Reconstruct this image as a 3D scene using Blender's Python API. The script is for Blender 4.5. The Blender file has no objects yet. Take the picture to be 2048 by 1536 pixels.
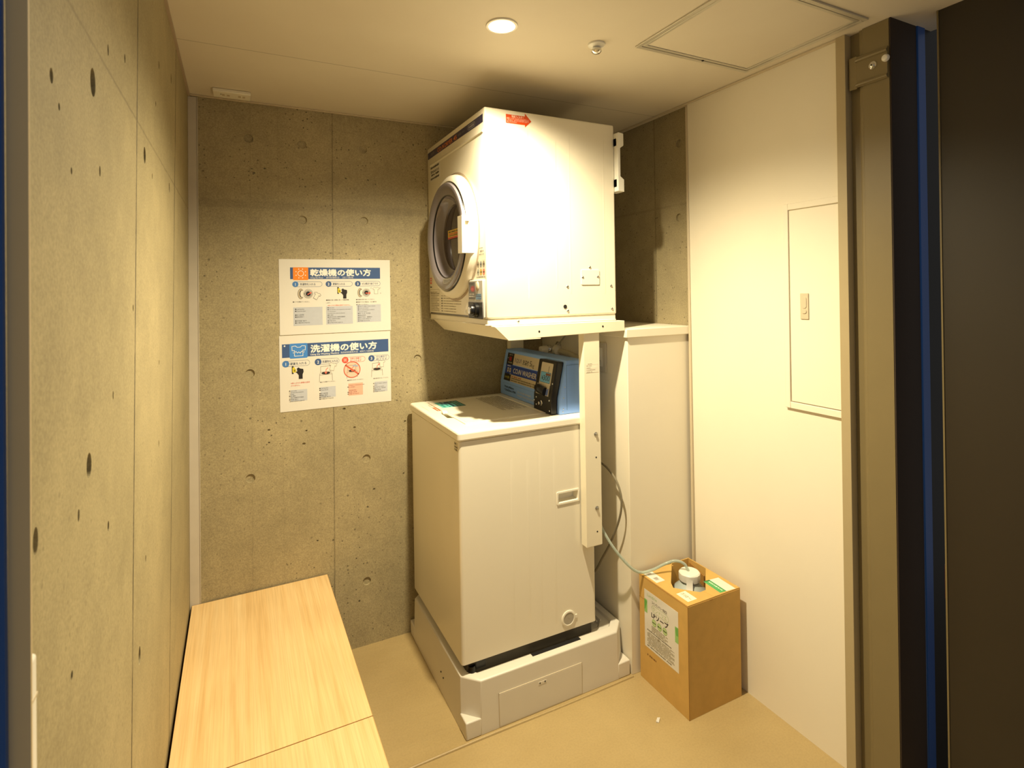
import bpy, bmesh, math, random
from mathutils import Vector, Matrix
random.seed(11)
PI = math.pi
R = math.radians
SC = bpy.context.scene
COL = SC.collection

# ------------------------------------------------------------------ camera, world, exposure
cam_d = bpy.data.cameras.new('camera')
cam = bpy.data.objects.new('camera', cam_d)
COL.objects.link(cam)
cam_d.sensor_width = 36.0
cam_d.lens = 36.0 * 1098.135 / 2048.0
cam_d.shift_x = 0.0
cam_d.shift_y = -(768.0 - 580.4) / 2048.0
cam_d.clip_start = 0.02
cam_d.dof.use_dof = True
cam_d.dof.focus_distance = 1.85
cam_d.dof.aperture_fstop = 10.0
cam.matrix_world = (Matrix.Translation((0, 0, 1.45)) @ Matrix.Rotation(R(-26.565), 4, 'Z')
                    @ Matrix.Rotation(R(90), 4, 'X') @ Matrix.Rotation(R(-0.8975), 4, 'Z'))
SC.camera = cam

world = bpy.data.worlds.new('hallway_dusk')
SC.world = world
world.use_nodes = True
world.node_tree.nodes['Background'].inputs[0].default_value = (1.0, 0.96, 0.90, 1)
world.node_tree.nodes['Background'].inputs[1].default_value = 0.085

SC.view_settings.view_transform = 'Standard'
SC.view_settings.look = 'None'
SC.view_settings.gamma = 1.0
SC.view_settings.exposure = 1.52
SC.view_settings.use_curve_mapping = False

LAMP = Vector((0.66, 1.357, 2.170))
LAMP_POWER = 62.0
LAMP_COLOR = (1.0, 0.855, 0.57)

# room numbers
ZC, YB = 2.178, 2.297
def XL(z): return -0.168 + (z - 0.478) * 0.0100
def XR(z): return 1.611 - 0.0042 * z
XK = 1.622            # bare concrete on the right

# ------------------------------------------------------------------ materials
def lin(c):
    out = []
    for v in c[:3]:
        v = v / 255.0
        out.append(v / 12.92 if v <= 0.04045 else ((v + 0.055) / 1.055) ** 2.4)
    return (out[0], out[1], out[2], 1.0)

class NT:
    def __init__(s, name):
        s.m = bpy.data.materials.new(name)
        s.m.use_nodes = True
        s.t = s.m.node_tree
        s.bs = s.t.nodes['Principled BSDF']
        s.out = s.t.nodes['Material Output']
    def n(s, kind, **kw):
        nd = s.t.nodes.new('ShaderNode' + kind)
        for k, v in kw.items():
            if k.startswith('i_'):
                key = k[2:]
                key = int(key) if key.isdigit() else key.replace('_', ' ')
                nd.inputs[key].default_value = v
            else:
                setattr(nd, k, v)
        return nd
    def l(s, a, b): s.t.links.new(a, b)
    def math(s, op, a, b=None, clamp=False):
        nd = s.t.nodes.new('ShaderNodeMath'); nd.operation = op; nd.use_clamp = clamp
        for i, v in enumerate((a, b)):
            if v is None: continue
            if isinstance(v, (int, float)): nd.inputs[i].default_value = v
            else: s.l(v, nd.inputs[i])
        return nd.outputs[0]
    def mix(s, fac, a, b, mode='MIX'):
        nd = s.t.nodes.new('ShaderNodeMix'); nd.data_type = 'RGBA'; nd.blend_type = mode
        for i, v in ((0, fac), (6, a), (7, b)):
            if isinstance(v, (int, float)): nd.inputs[i].default_value = v
            elif isinstance(v, tuple): nd.inputs[i].default_value = v
            else: s.l(v, nd.inputs[i])
        return nd.outputs[2]
    def ramp(s, fac, stops):
        nd = s.t.nodes.new('ShaderNodeValToRGB')
        while len(nd.color_ramp.elements) < len(stops): nd.color_ramp.elements.new(0.5)
        for e, (p, c) in zip(nd.color_ramp.elements, stops):
            e.position = p; e.color = c if len(c) == 4 else (c[0], c[1], c[2], 1)
        s.l(fac, nd.inputs[0])
        return nd.outputs[0]

def mat(name, col, rough=0.5, metal=0.0, vary=0.04, scale=14.0, bump=0.0, bscale=220.0, coat=0.0, emit=None):
    t = NT(name)
    tc = t.n('TexCoord')
    nz = t.n('TexNoise', i_Scale=scale, i_Detail=4.0)
    t.l(tc.outputs['Object'], nz.inputs['Vector'])
    c = lin(col)
    lo = tuple(max(0, v * (1 - vary)) for v in c[:3]) + (1,)
    hi = tuple(min(1, v * (1 + vary)) for v in c[:3]) + (1,)
    t.l(t.ramp(nz.outputs['Fac'], [(0.3, lo), (0.7, hi)]), t.bs.inputs['Base Color'])
    t.bs.inputs['Roughness'].default_value = rough
    t.bs.inputs['Metallic'].default_value = metal
    t.bs.inputs['Coat Weight'].default_value = coat
    t.bs.inputs['Coat Roughness'].default_value = 0.08
    if bump:
        n2 = t.n('TexNoise', i_Scale=bscale, i_Detail=3.0)
        t.l(tc.outputs['Object'], n2.inputs['Vector'])
        b = t.n('Bump', i_Strength=bump, i_Distance=0.002)
        t.l(n2.outputs['Fac'], b.inputs['Height'])
        t.l(b.outputs['Normal'], t.bs.inputs['Normal'])
    if emit:
        t.bs.inputs['Emission Color'].default_value = lin(emit[0])
        t.bs.inputs['Emission Strength'].default_value = emit[1]
    return t.m

def concrete(name, c_lo, c_hi, vjoint=(), hjoint=(), axis='X', grain=1.0):
    """fair-faced concrete: mottling, bug holes, formwork joints at fixed places"""
    t = NT(name)
    tc = t.n('TexCoord')
    P = tc.outputs['Object']
    sep = t.n('SeparateXYZ'); t.l(P, sep.inputs[0])
    big = t.n('TexNoise', i_Scale=2.3, i_Detail=7.0, i_Roughness=0.62); t.l(P, big.inputs['Vector'])
    fine = t.n('TexNoise', i_Scale=230.0, i_Detail=6.0, i_Roughness=0.7); t.l(P, fine.inputs['Vector'])
    mid = t.n('TexNoise', i_Scale=17.0, i_Detail=6.0, i_Roughness=0.7); t.l(P, mid.inputs['Vector'])
    base = t.ramp(big.outputs['Fac'], [(0.32, lin(c_lo)), (0.68, lin(c_hi))])
    f1 = t.ramp(fine.outputs['Fac'], [(0.38, (0.66, 0.66, 0.66)), (0.62, (1.12, 1.12, 1.12))])
    f2 = t.ramp(mid.outputs['Fac'], [(0.3, (0.88, 0.88, 0.89)), (0.7, (1.07, 1.07, 1.06))])
    col = t.mix(0.75 * grain, base, t.mix(1.0, base, f1, 'MULTIPLY'))
    col = t.mix(0.8, col, t.mix(1.0, col, f2, 'MULTIPLY'))
    # bug holes
    pores = None
    for sc, lim, keep in ((62.0, 0.17, 0.60), (23.0, 0.095, 0.50)):
        vo = t.n('TexVoronoi', i_Scale=sc); t.l(P, vo.inputs['Vector'])
        near = t.math('LESS_THAN', vo.outputs['Distance'], lim)
        sp = t.n('SeparateColor'); t.l(vo.outputs['Color'], sp.inputs[0])
        on = t.math('GREATER_THAN', sp.outputs[0], keep)
        p = t.math('MULTIPLY', near, on)
        pores = p if pores is None else t.math('MAXIMUM', pores, p)
    clus = t.ramp(big.outputs['Fac'], [(0.40, (0.1, 0.1, 0.1)), (0.58, (1, 1, 1))])
    pm = t.math('MULTIPLY', t.math('MULTIPLY', pores, clus), 1.0 if grain > 0.9 else 0.3)
    col = t.mix(t.math('MULTIPLY', pm, 0.8), col, lin((48, 42, 32)))
    ax = {'X': 0, 'Y': 1}[axis]
    wob = t.n('TexNoise', i_Scale=9.0, i_Detail=5.0, i_Roughness=0.8); t.l(P, wob.inputs['Vector'])
    w = t.math('MULTIPLY', t.math('SUBTRACT', wob.outputs['Fac'], 0.5), 0.006)
    jsum = None
    for (coord, js) in ((sep.outputs[ax], vjoint), (sep.outputs[2], hjoint)):
        for (pos, slope, width, strength) in js:
            q = coord if not slope else t.math('SUBTRACT', coord, t.math('MULTIPLY', sep.outputs[2], slope))
            d = t.math('ABSOLUTE', t.math('ADD', t.math('SUBTRACT', q, pos), w))
            core = t.math('MULTIPLY', t.math('MULTIPLY', t.math('SUBTRACT', 1.0, t.math('DIVIDE', d, width), True), 2.2, True), strength)
            core = t.math('MULTIPLY', core, t.ramp(wob.outputs['Fac'], [(0.30, (0.35,) * 3), (0.52, (1, 1, 1))]))
            jsum = core if jsum is None else t.math('MAXIMUM', jsum, core)
    if jsum is not None:
        col = t.mix(jsum, col, lin((52, 45, 34)))
    t.l(col, t.bs.inputs['Base Color'])
    t.bs.inputs['Roughness'].default_value = 0.62
    h = t.math('SUBTRACT', t.math('MULTIPLY', fine.outputs['Fac'], 0.35), pm)
    if jsum is not None: h = t.math('SUBTRACT', h, jsum)
    b = t.n('Bump', i_Strength=0.35, i_Distance=0.003)
    t.l(h, b.inputs['Height']); t.l(b.outputs['Normal'], t.bs.inputs['Normal'])
    return t.m

def vinyl_floor():
    t = NT('vinyl_floor')
    tc = t.n('TexCoord'); P = tc.outputs['Object']
    n1 = t.n('TexNoise', i_Scale=3.0, i_Detail=5.0); t.l(P, n1.inputs['Vector'])
    n2 = t.n('TexNoise', i_Scale=160.0, i_Detail=4.0); t.l(P, n2.inputs['Vector'])
    c = t.ramp(n1.outputs['Fac'], [(0.3, lin((174, 151, 104))), (0.7, lin((188, 165, 116)))])
    c = t.mix(0.25, c, t.mix(1.0, c, t.ramp(n2.outputs['Fac'], [(0.35, (0.8,) * 3), (0.6, (1.1,) * 3)]), 'MULTIPLY'))
    t.l(c, t.bs.inputs['Base Color'])
    t.bs.inputs['Roughness'].default_value = 0.42
    mp = t.n('Mapping'); mp.inputs['Scale'].default_value = (4.0, 14.0, 1.0); mp.inputs['Rotation'].default_value = (0, 0, 0.5)
    t.l(P, mp.inputs[0])
    n3 = t.n('TexNoise', i_Scale=1.6, i_Detail=2.0); t.l(mp.outputs[0], n3.inputs['Vector'])
    b = t.n('Bump', i_Strength=0.22, i_Distance=0.012)
    t.l(n3.outputs['Fac'], b.inputs['Height']); t.l(b.outputs['Normal'], t.bs.inputs['Normal'])
    return t.m

def wood(name, edge=False):
    t = NT(name)
    tc = t.n('TexCoord'); P = tc.outputs['Object']
    mp = t.n('Mapping'); mp.inputs['Scale'].default_value = (46.0, 1.3, 8.0)
    t.l(P, mp.inputs[0])
    n1 = t.n('TexNoise', i_Scale=1.0, i_Detail=6.0, i_Roughness=0.6, i_Distortion=0.25); t.l(mp.outputs[0], n1.inputs['Vector'])
    mp2 = t.n('Mapping'); mp2.inputs['Scale'].default_value = (310.0, 5.0, 20.0)
    t.l(P, mp2.inputs[0])
    n2 = t.n('TexNoise', i_Scale=1.0, i_Detail=4.0); t.l(mp2.outputs[0], n2.inputs['Vector'])
    n3 = t.n('TexNoise', i_Scale=4.0, i_Detail=2.0); t.l(P, n3.inputs['Vector'])
    c = t.ramp(n1.outputs['Fac'], [(0.28, lin((218, 180, 120))), (0.5, lin((232, 199, 143))), (0.75, lin((238, 210, 158)))])
    c = t.mix(0.5, c, t.mix(1.0, c, t.ramp(n2.outputs['Fac'], [(0.35, (0.84, 0.8, 0.74)), (0.6, (1.06, 1.05, 1.03))]), 'MULTIPLY'))
    c = t.mix(0.5, c, t.mix(1.0, c, t.ramp(n3.outputs['Fac'], [(0.35, (0.92, 0.90, 0.87)), (0.65, (1.04,) * 3)]), 'MULTIPLY'))
    if edge: c = t.mix(0.55, c, lin((196, 138, 70)))
    t.l(c, t.bs.inputs['Base Color'])
    t.bs.inputs['Roughness'].default_value = 0.45
    b = t.n('Bump', i_Strength=0.06, i_Distance=0.001)
    t.l(n2.outputs['Fac'], b.inputs['Height']); t.l(b.outputs['Normal'], t.bs.inputs['Normal'])
    return t.m

def plastic_glass(name, tint, clear=0.5, rough=0.1):
    t = NT(name)
    tr = t.n('BsdfTransparent'); tr.inputs[0].default_value = lin(tint)
    nz = t.n('TexNoise', i_Scale=6.0, i_Detail=2.0)
    tc = t.n('TexCoord'); t.l(tc.outputs['Object'], nz.inputs['Vector'])
    t.l(t.ramp(nz.outputs['Fac'], [(0.3, tuple(v * 0.94 for v in lin(tint)[:3])), (0.7, lin(tint))]), t.bs.inputs['Base Color'])
    t.bs.inputs['Roughness'].default_value = rough
    t.bs.inputs['Coat Weight'].default_value = 0.6
    t.bs.inputs['Coat Roughness'].default_value = 0.05
    mx = t.n('MixShader'); mx.inputs[0].default_value = clear
    t.l(t.bs.outputs[0], mx.inputs[1]); t.l(tr.outputs[0], mx.inputs[2])
    t.l(mx.outputs[0], t.out.inputs['Surface'])
    return t.m

M = {
    'white_wall': mat('painted_board', (240, 232, 212), 0.5, vary=0.012, scale=5, bump=0.04, bscale=420),
    'ceil_white': None,
    'cream': mat('cream_enamel', (240, 233, 213), 0.28, vary=0.008, scale=5, coat=0.25),
    'cream2': mat('cream_plastic', (242, 236, 218), 0.35, vary=0.008, scale=5),
    'stand': mat('cream_sheet_steel', (240, 232, 208), 0.38, vary=0.01, scale=6),
    'pan': mat('pan_plastic', (228, 222, 208), 0.42, vary=0.02, scale=8, bump=0.03, bscale=500),
    'white_plastic': mat('white_plastic', (240, 238, 228), 0.35, vary=0.01),
    'black_plastic': mat('black_plastic', (13, 12, 13), 0.3, vary=0.1),
    'grey_plastic': mat('charcoal_plastic', (52, 49, 46), 0.45, vary=0.05),
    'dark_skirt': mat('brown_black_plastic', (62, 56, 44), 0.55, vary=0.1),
    'chrome': mat('chrome', (215, 215, 215), 0.16, 1.0, vary=0.02),
    'steel': mat('zinc_steel', (190, 188, 182), 0.32, 1.0, vary=0.05, scale=60),
    'silver': mat('silver_panel', (200, 196, 188), 0.4, 0.25, vary=0.03, scale=30),
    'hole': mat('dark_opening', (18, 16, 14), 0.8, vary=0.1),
    'blue': mat('sky_blue_enamel', (136, 178, 250), 0.38, vary=0.02),
    'drum': mat('drum_steel', (78, 72, 70), 0.4, 0.6, vary=0.1, scale=40),
    'smoke': plastic_glass('smoked_plastic', (158, 150, 156), 0.28, 0.08),
    'smoke_lens': plastic_glass('smoked_lens', (128, 114, 110), 0.5, 0.08),
    'jug': plastic_glass('frosted_polyethylene', (206, 216, 210), 0.12, 0.35),
    'tube': plastic_glass('clear_vinyl_tube', (214, 224, 214), 0.5, 0.1),
    'card': mat('corrugated_cardboard', (206, 166, 92), 0.75, vary=0.05, scale=26, bump=0.08, bscale=300),
    'card_edge': mat('cardboard_cut_edge', (168, 124, 60), 0.8, vary=0.08, scale=90),
    'trim': mat('beige_trim', (206, 192, 164), 0.55, vary=0.02),
    'tape': mat('grey_beige_sealant', (204, 196, 180), 0.5, vary=0.04, scale=12, bump=0.2, bscale=40),
    'pink_trim': mat('dull_trim', (176, 158, 136), 0.5, vary=0.02),
    'frame_edge': mat('light_steel_edge', (176, 160, 124), 0.42, vary=0.02),
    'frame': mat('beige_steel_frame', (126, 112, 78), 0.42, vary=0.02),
    'jamb': mat('taupe_steel_frame', (206, 186, 146), 0.45, vary=0.02),
    'brown': mat('dark_brown_steel', (50, 37, 27), 0.8, vary=0.06),
    'door_brown': mat('door_leaf_brown', (46, 38, 25), 0.5, vary=0.05, scale=3),
    'blue_strip': mat('blue_protective_strip', (6, 78, 160), 0.4, vary=0.03),
    'black_wall': mat('black_wall', (12, 11, 13), 0.6, vary=0.1),
    'alu': mat('hatch_aluminium', (206, 200, 184), 0.35, 0.3, vary=0.03),
    'grey_socket': mat('socket_grey', (206, 200, 186), 0.4, vary=0.02),
    'cord': mat('grey_cord', (120, 112, 92), 0.5, vary=0.05),
    'hose': mat('cream_hose', (214, 206, 178), 0.45, vary=0.03),
    'paper': mat('paper', (228, 224, 214), 0.28, vary=0.008, coat=0.35),
    'clear_film': mat('cream_film', (236, 228, 206), 0.25, vary=0.008, coat=0.3),
    'maroon': mat('dark_red_plate', (70, 22, 18), 0.4, vary=0.1),
    'wood': wood('light_oak_board'), 'wood_edge': wood('oak_edge_band', True),
    'floor': vinyl_floor(),
    'bulb': mat('lit_lamp_lens', (255, 240, 205), 0.4, vary=0.0, emit=((255, 226, 170), 26.0)),
    'reflector': mat('lamp_reflector', (230, 226, 214), 0.25, 0.7, vary=0.01),
    'rubber': mat('white_rubber', (236, 232, 220), 0.4, vary=0.02),
}
INK = {}
def ink(c, rough=0.35):
    if c in M: return M[c]
    k = (c, rough)
    if k not in INK:
        INK[k] = mat('ink_%d_%d_%d' % c, c, rough, vary=0.02, scale=60, coat=0.15)
    return INK[k]

def ceiling_mat():
    t = NT('ceiling_board')
    tc = t.n('TexCoord'); P = tc.outputs['Object']
    sep = t.n('SeparateXYZ'); t.l(P, sep.inputs[0])
    nz = t.n('TexNoise', i_Scale=4.0, i_Detail=4.0); t.l(P, nz.inputs['Vector'])
    c = t.ramp(nz.outputs['Fac'], [(0.3, lin((219, 209, 190))), (0.7, lin((224, 215, 196)))])
    d = t.math('ABSOLUTE', t.math('SUBTRACT', sep.outputs[1], 1.8115))
    k = t.math('LESS_THAN', d, 0.0016)
    c = t.mix(t.math('MULTIPLY', k, 0.55), c, lin((120, 108, 88)))
    t.l(c, t.bs.inputs['Base Color']); t.bs.inputs['Roughness'].default_value = 0.6
    b = t.n('Bump', i_Strength=0.3, i_Distance=0.002)
    t.l(t.math('SUBTRACT', 1.0, k), b.inputs['Height']); t.l(b.outputs['Normal'], t.bs.inputs['Normal'])
    return t.m
M['ceil_white'] = ceiling_mat()

# ------------------------------------------------------------------ mesh helpers
ORG = {}
class MB:
    def __init__(s): s.v, s.f, s.mi = [], [], []
    def add(s, vs, fs, m=0):
        b = len(s.v)
        s.v += [Vector(p) for p in vs]
        for f in fs:
            s.f.append([b + i for i in f]); s.mi.append(m)
        return s
    def box(s, x0, x1, y0, y1, z0, z1, m=0):
        vs = [(x, y, z) for z in (z0, z1) for y in (y0, y1) for x in (x0, x1)]
        return s.add(vs, [(0, 2, 3, 1), (4, 5, 7, 6), (0, 1, 5, 4), (2, 6, 7, 3), (0, 4, 6, 2), (1, 3, 7, 5)], m)
    def hull(s, bottom, top, m=0):
        """loft between two loops of equal length, capped"""
        n = len(bottom)
        fs = [tuple(range(n))[::-1], tuple(range(n, 2 * n))]
        fs += [(i, (i + 1) % n, n + (i + 1) % n, n + i) for i in range(n)]
        return s.add(list(bottom) + list(top), fs, m)
    def prism(s, poly, fn, a, b, m=0):
        return s.hull([fn(p, q, a) for p, q in poly], [fn(p, q, b) for p, q in poly], m)
    def loop_strip(s, loops, m=0, closed=False, cap0=False, cap1=False):
        n = len(loops[0]); vs = [p for L in loops for p in L]; fs = []
        k = len(loops)
        for j in range(k if closed else k - 1):
            a, b = j * n, ((j + 1) % k) * n
            fs += [(a + i, a + (i + 1) % n, b + (i + 1) % n, b + i) for i in range(n)]
        if cap0: fs.append(tuple(range(n))[::-1])
        if cap1: fs.append(tuple(range((k - 1) * n, k * n)))
        return s.add(vs, fs, m)
    def lathe(s, prof, o, ax, n=40, m=0, closed=False, cap0=False, cap1=False, arc=None):
        ax = Vector(ax).normalized(); o = Vector(o)
        u = ax.orthogonal().normalized(); w = ax.cross(u)
        loops = [[o + ax * d + (u * math.cos(2 * PI * i / n) + w * math.sin(2 * PI * i / n)) * r for i in range(n)] for r, d in prof]
        return s.loop_strip(loops, m, closed, cap0, cap1)
    def cyl(s, p0, p1, r0, r1=None, n=20, m=0):
        p0, p1 = Vector(p0), Vector(p1); d = (p1 - p0)
        return s.lathe([(r0, 0), (r1 if r1 is not None else r0, d.length)], p0, d, n, m, cap0=True, cap1=True)
    def tube(s, pts, r, n=10, m=0, sub=6):
        P = [Vector(p) for p in pts]; Q = []
        E_ = [P[0] * 2 - P[1]] + P + [P[-1] * 2 - P[-2]]
        for i in range(1, len(E_) - 2):
            for k in range(sub):
                t = k / sub; a, b, c, d = E_[i - 1], E_[i], E_[i + 1], E_[i + 2]
                Q.append(0.5 * ((2 * b) + (c - a) * t + (2 * a - 5 * b + 4 * c - d) * t * t + (3 * b - a - 3 * c + d) * t ** 3))
        Q.append(P[-1])
        T = [(Q[min(i + 1, len(Q) - 1)] - Q[max(i - 1, 0)]).normalized() for i in range(len(Q))]
        u = T[0].orthogonal().normalized(); loops = []
        for q, tt in zip(Q, T):
            u = (u - tt * u.dot(tt)).normalized(); w = tt.cross(u)
            loops.append([q + (u * math.cos(2 * PI * i / n) + w * math.sin(2 * PI * i / n)) * r for i in range(n)])
        return s.loop_strip(loops, m, cap0=True, cap1=True)
    def sphere(s, c, rx, ry=None, rz=None, n=16, k=10, m=0):
        ry = ry or rx; rz = rz or rx; c = Vector(c); loops = []
        for j in range(1, k):
            a = PI * j / k
            loops.append([c + Vector((rx * math.sin(a) * math.cos(2 * PI * i / n), ry * math.sin(a) * math.sin(2 * PI * i / n), rz * math.cos(a))) for i in range(n)])
        return s.loop_strip(loops, m, cap0=True, cap1=True)
    def build(s, name, mats, parent=None, origin=None, bevel=0.0, seg=2, smooth=True, recalc=True):
        if not isinstance(mats, (list, tuple)): mats = [mats]
        if parent is not None: org = ORG[parent.name]
        elif origin is not None: org = Vector(origin)
        else:
            lo = [min(p[i] for p in s.v) for i in range(3)]; hi = [max(p[i] for p in s.v) for i in range(3)]
            org = Vector(((lo[0] + hi[0]) / 2, (lo[1] + hi[1]) / 2, lo[2]))
        me = bpy.data.meshes.new(name)
        me.from_pydata([p - org for p in s.v], [], s.f)
        for mm in mats: me.materials.append(mm)
        me.polygons.foreach_set('material_index', s.mi)
        if recalc:
            bm = bmesh.new(); bm.from_mesh(me)
            bmesh.ops.recalc_face_normals(bm, faces=bm.faces[:]); bm.to_mesh(me); bm.free()
        if smooth:
            me.polygons.foreach_set('use_smooth', [True] * len(me.polygons))
            me.set_sharp_from_angle(angle=R(34))
        me.update()
        o = bpy.data.objects.new(name, me); COL.objects.link(o)
        if parent is not None: o.parent = parent
        else: o.location = org
        ORG[o.name] = org
        if bevel:
            b = o.modifiers.new('edge_round', 'BEVEL'); b.width = bevel; b.segments = seg
            b.limit_method = 'ANGLE'; b.angle_limit = R(40); b.harden_normals = False
        return o

def tag(o, label, cat, group=None):
    o['label'] = label; o['category'] = cat
    if group: o['group'] = group
    return o
def struct(o):
    o['kind'] = 'structure'; return o
def thing(name, label, cat, loc, group=None):
    o = bpy.data.objects.new(name, None); COL.objects.link(o); o.location = loc
    o.empty_display_size = 0.1
    ORG[o.name] = Vector(loc)
    return tag(o, label, cat, group)

def rrect(x0, x1, y0, y1, r, k=5):
    out = []
    for cx, cy, a0 in ((x1 - r, y0 + r, -90), (x1 - r, y1 - r, 0), (x0 + r, y1 - r, 90), (x0 + r, y0 + r, 180)):
        for i in range(k + 1):
            a = R(a0 + 90 * i / k); out.append((cx + r * math.cos(a), cy + r * math.sin(a)))
    return out
XY = lambda p, q, a: Vector((p, q, a))
XZ = lambda p, q, a: Vector((p, a, q))
YZ = lambda p, q, a: Vector((a, p, q))

def holed(mb, outer, holes, fn, normal, thick, m=0, m_in=None):
    """slab with real recesses. outer: 2D polygon, holes: (cx, cy, rx, ry, depth); fn(a, b, d) -> point, d going into the slab"""
    bm = bmesh.new(); edges = []; rings = []
    def loop(pts):
        vs = [bm.verts.new(fn(a, b, 0)) for a, b in pts]
        for i in range(len(vs)): edges.append(bm.edges.new((vs[i], vs[(i + 1) % len(vs)])))
    loop(outer)
    for (cx, cy, rx, ry, dp) in holes:
        n = 28
        ring = [(cx + rx * math.cos(2 * PI * i / n), cy + ry * math.sin(2 * PI * i / n)) for i in range(n)]
        loop(ring); rings.append((ring, dp))
    bmesh.ops.triangle_fill(bm, use_beauty=True, edges=edges, normal=normal)
    bm.verts.index_update()
    mb.add([v.co.copy() for v in bm.verts], [[v.index for v in f.verts] for f in bm.faces], m)
    bm.free()
    for ring, dp in rings:
        if dp is None: continue
        n = len(ring)
        cx = sum(p[0] for p in ring) / n; cy = sum(p[1] for p in ring) / n
        inn = [((a - cx) * 0.93 + cx, (b - cy) * 0.93 + cy) for a, b in ring]
        mb.add([fn(a, b, 0) for a, b in ring] + [fn(a, b, dp) for a, b in inn],
               [(i, (i + 1) % n, n + (i + 1) % n, n + i) for i in range(n)] + [tuple(range(n, 2 * n))], m if m_in is None else m_in)
    n = len(outer)
    if thick:
        mb.add([fn(a, b, 0) for a, b in outer] + [fn(a, b, thick) for a, b in outer],
               [(i, (i + 1) % n, n + (i + 1) % n, n + i) for i in range(n)] + [tuple(range(n, 2 * n))], m)

# ------------------------------------------------------------------ printed matter
TXT = {}
def glyphs(s, bold):
    k = (s, bold)
    if k not in TXT:
        cu = bpy.data.curves.new('lettering', 'FONT'); cu.body = s; cu.size = 1.0; cu.resolution_u = 2
        cu.offset = bold
        o = bpy.data.objects.new('lettering', cu); COL.objects.link(o)
        dg = bpy.context.evaluated_depsgraph_get(); dg.update()
        me = bpy.data.meshes.new_from_object(o.evaluated_get(dg))
        vs = [(v.co.x, v.co.y) for v in me.vertices]; fs = [tuple(p.vertices) for p in me.polygons]
        bpy.data.objects.remove(o); bpy.data.curves.remove(cu); bpy.data.meshes.remove(me)
        w = (max(v[0] for v in vs) - min(v[0] for v in vs)) if vs else 1
        x0 = min(v[0] for v in vs) if vs else 0
        TXT[k] = (vs, fs, w, x0)
    return TXT[k]

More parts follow.
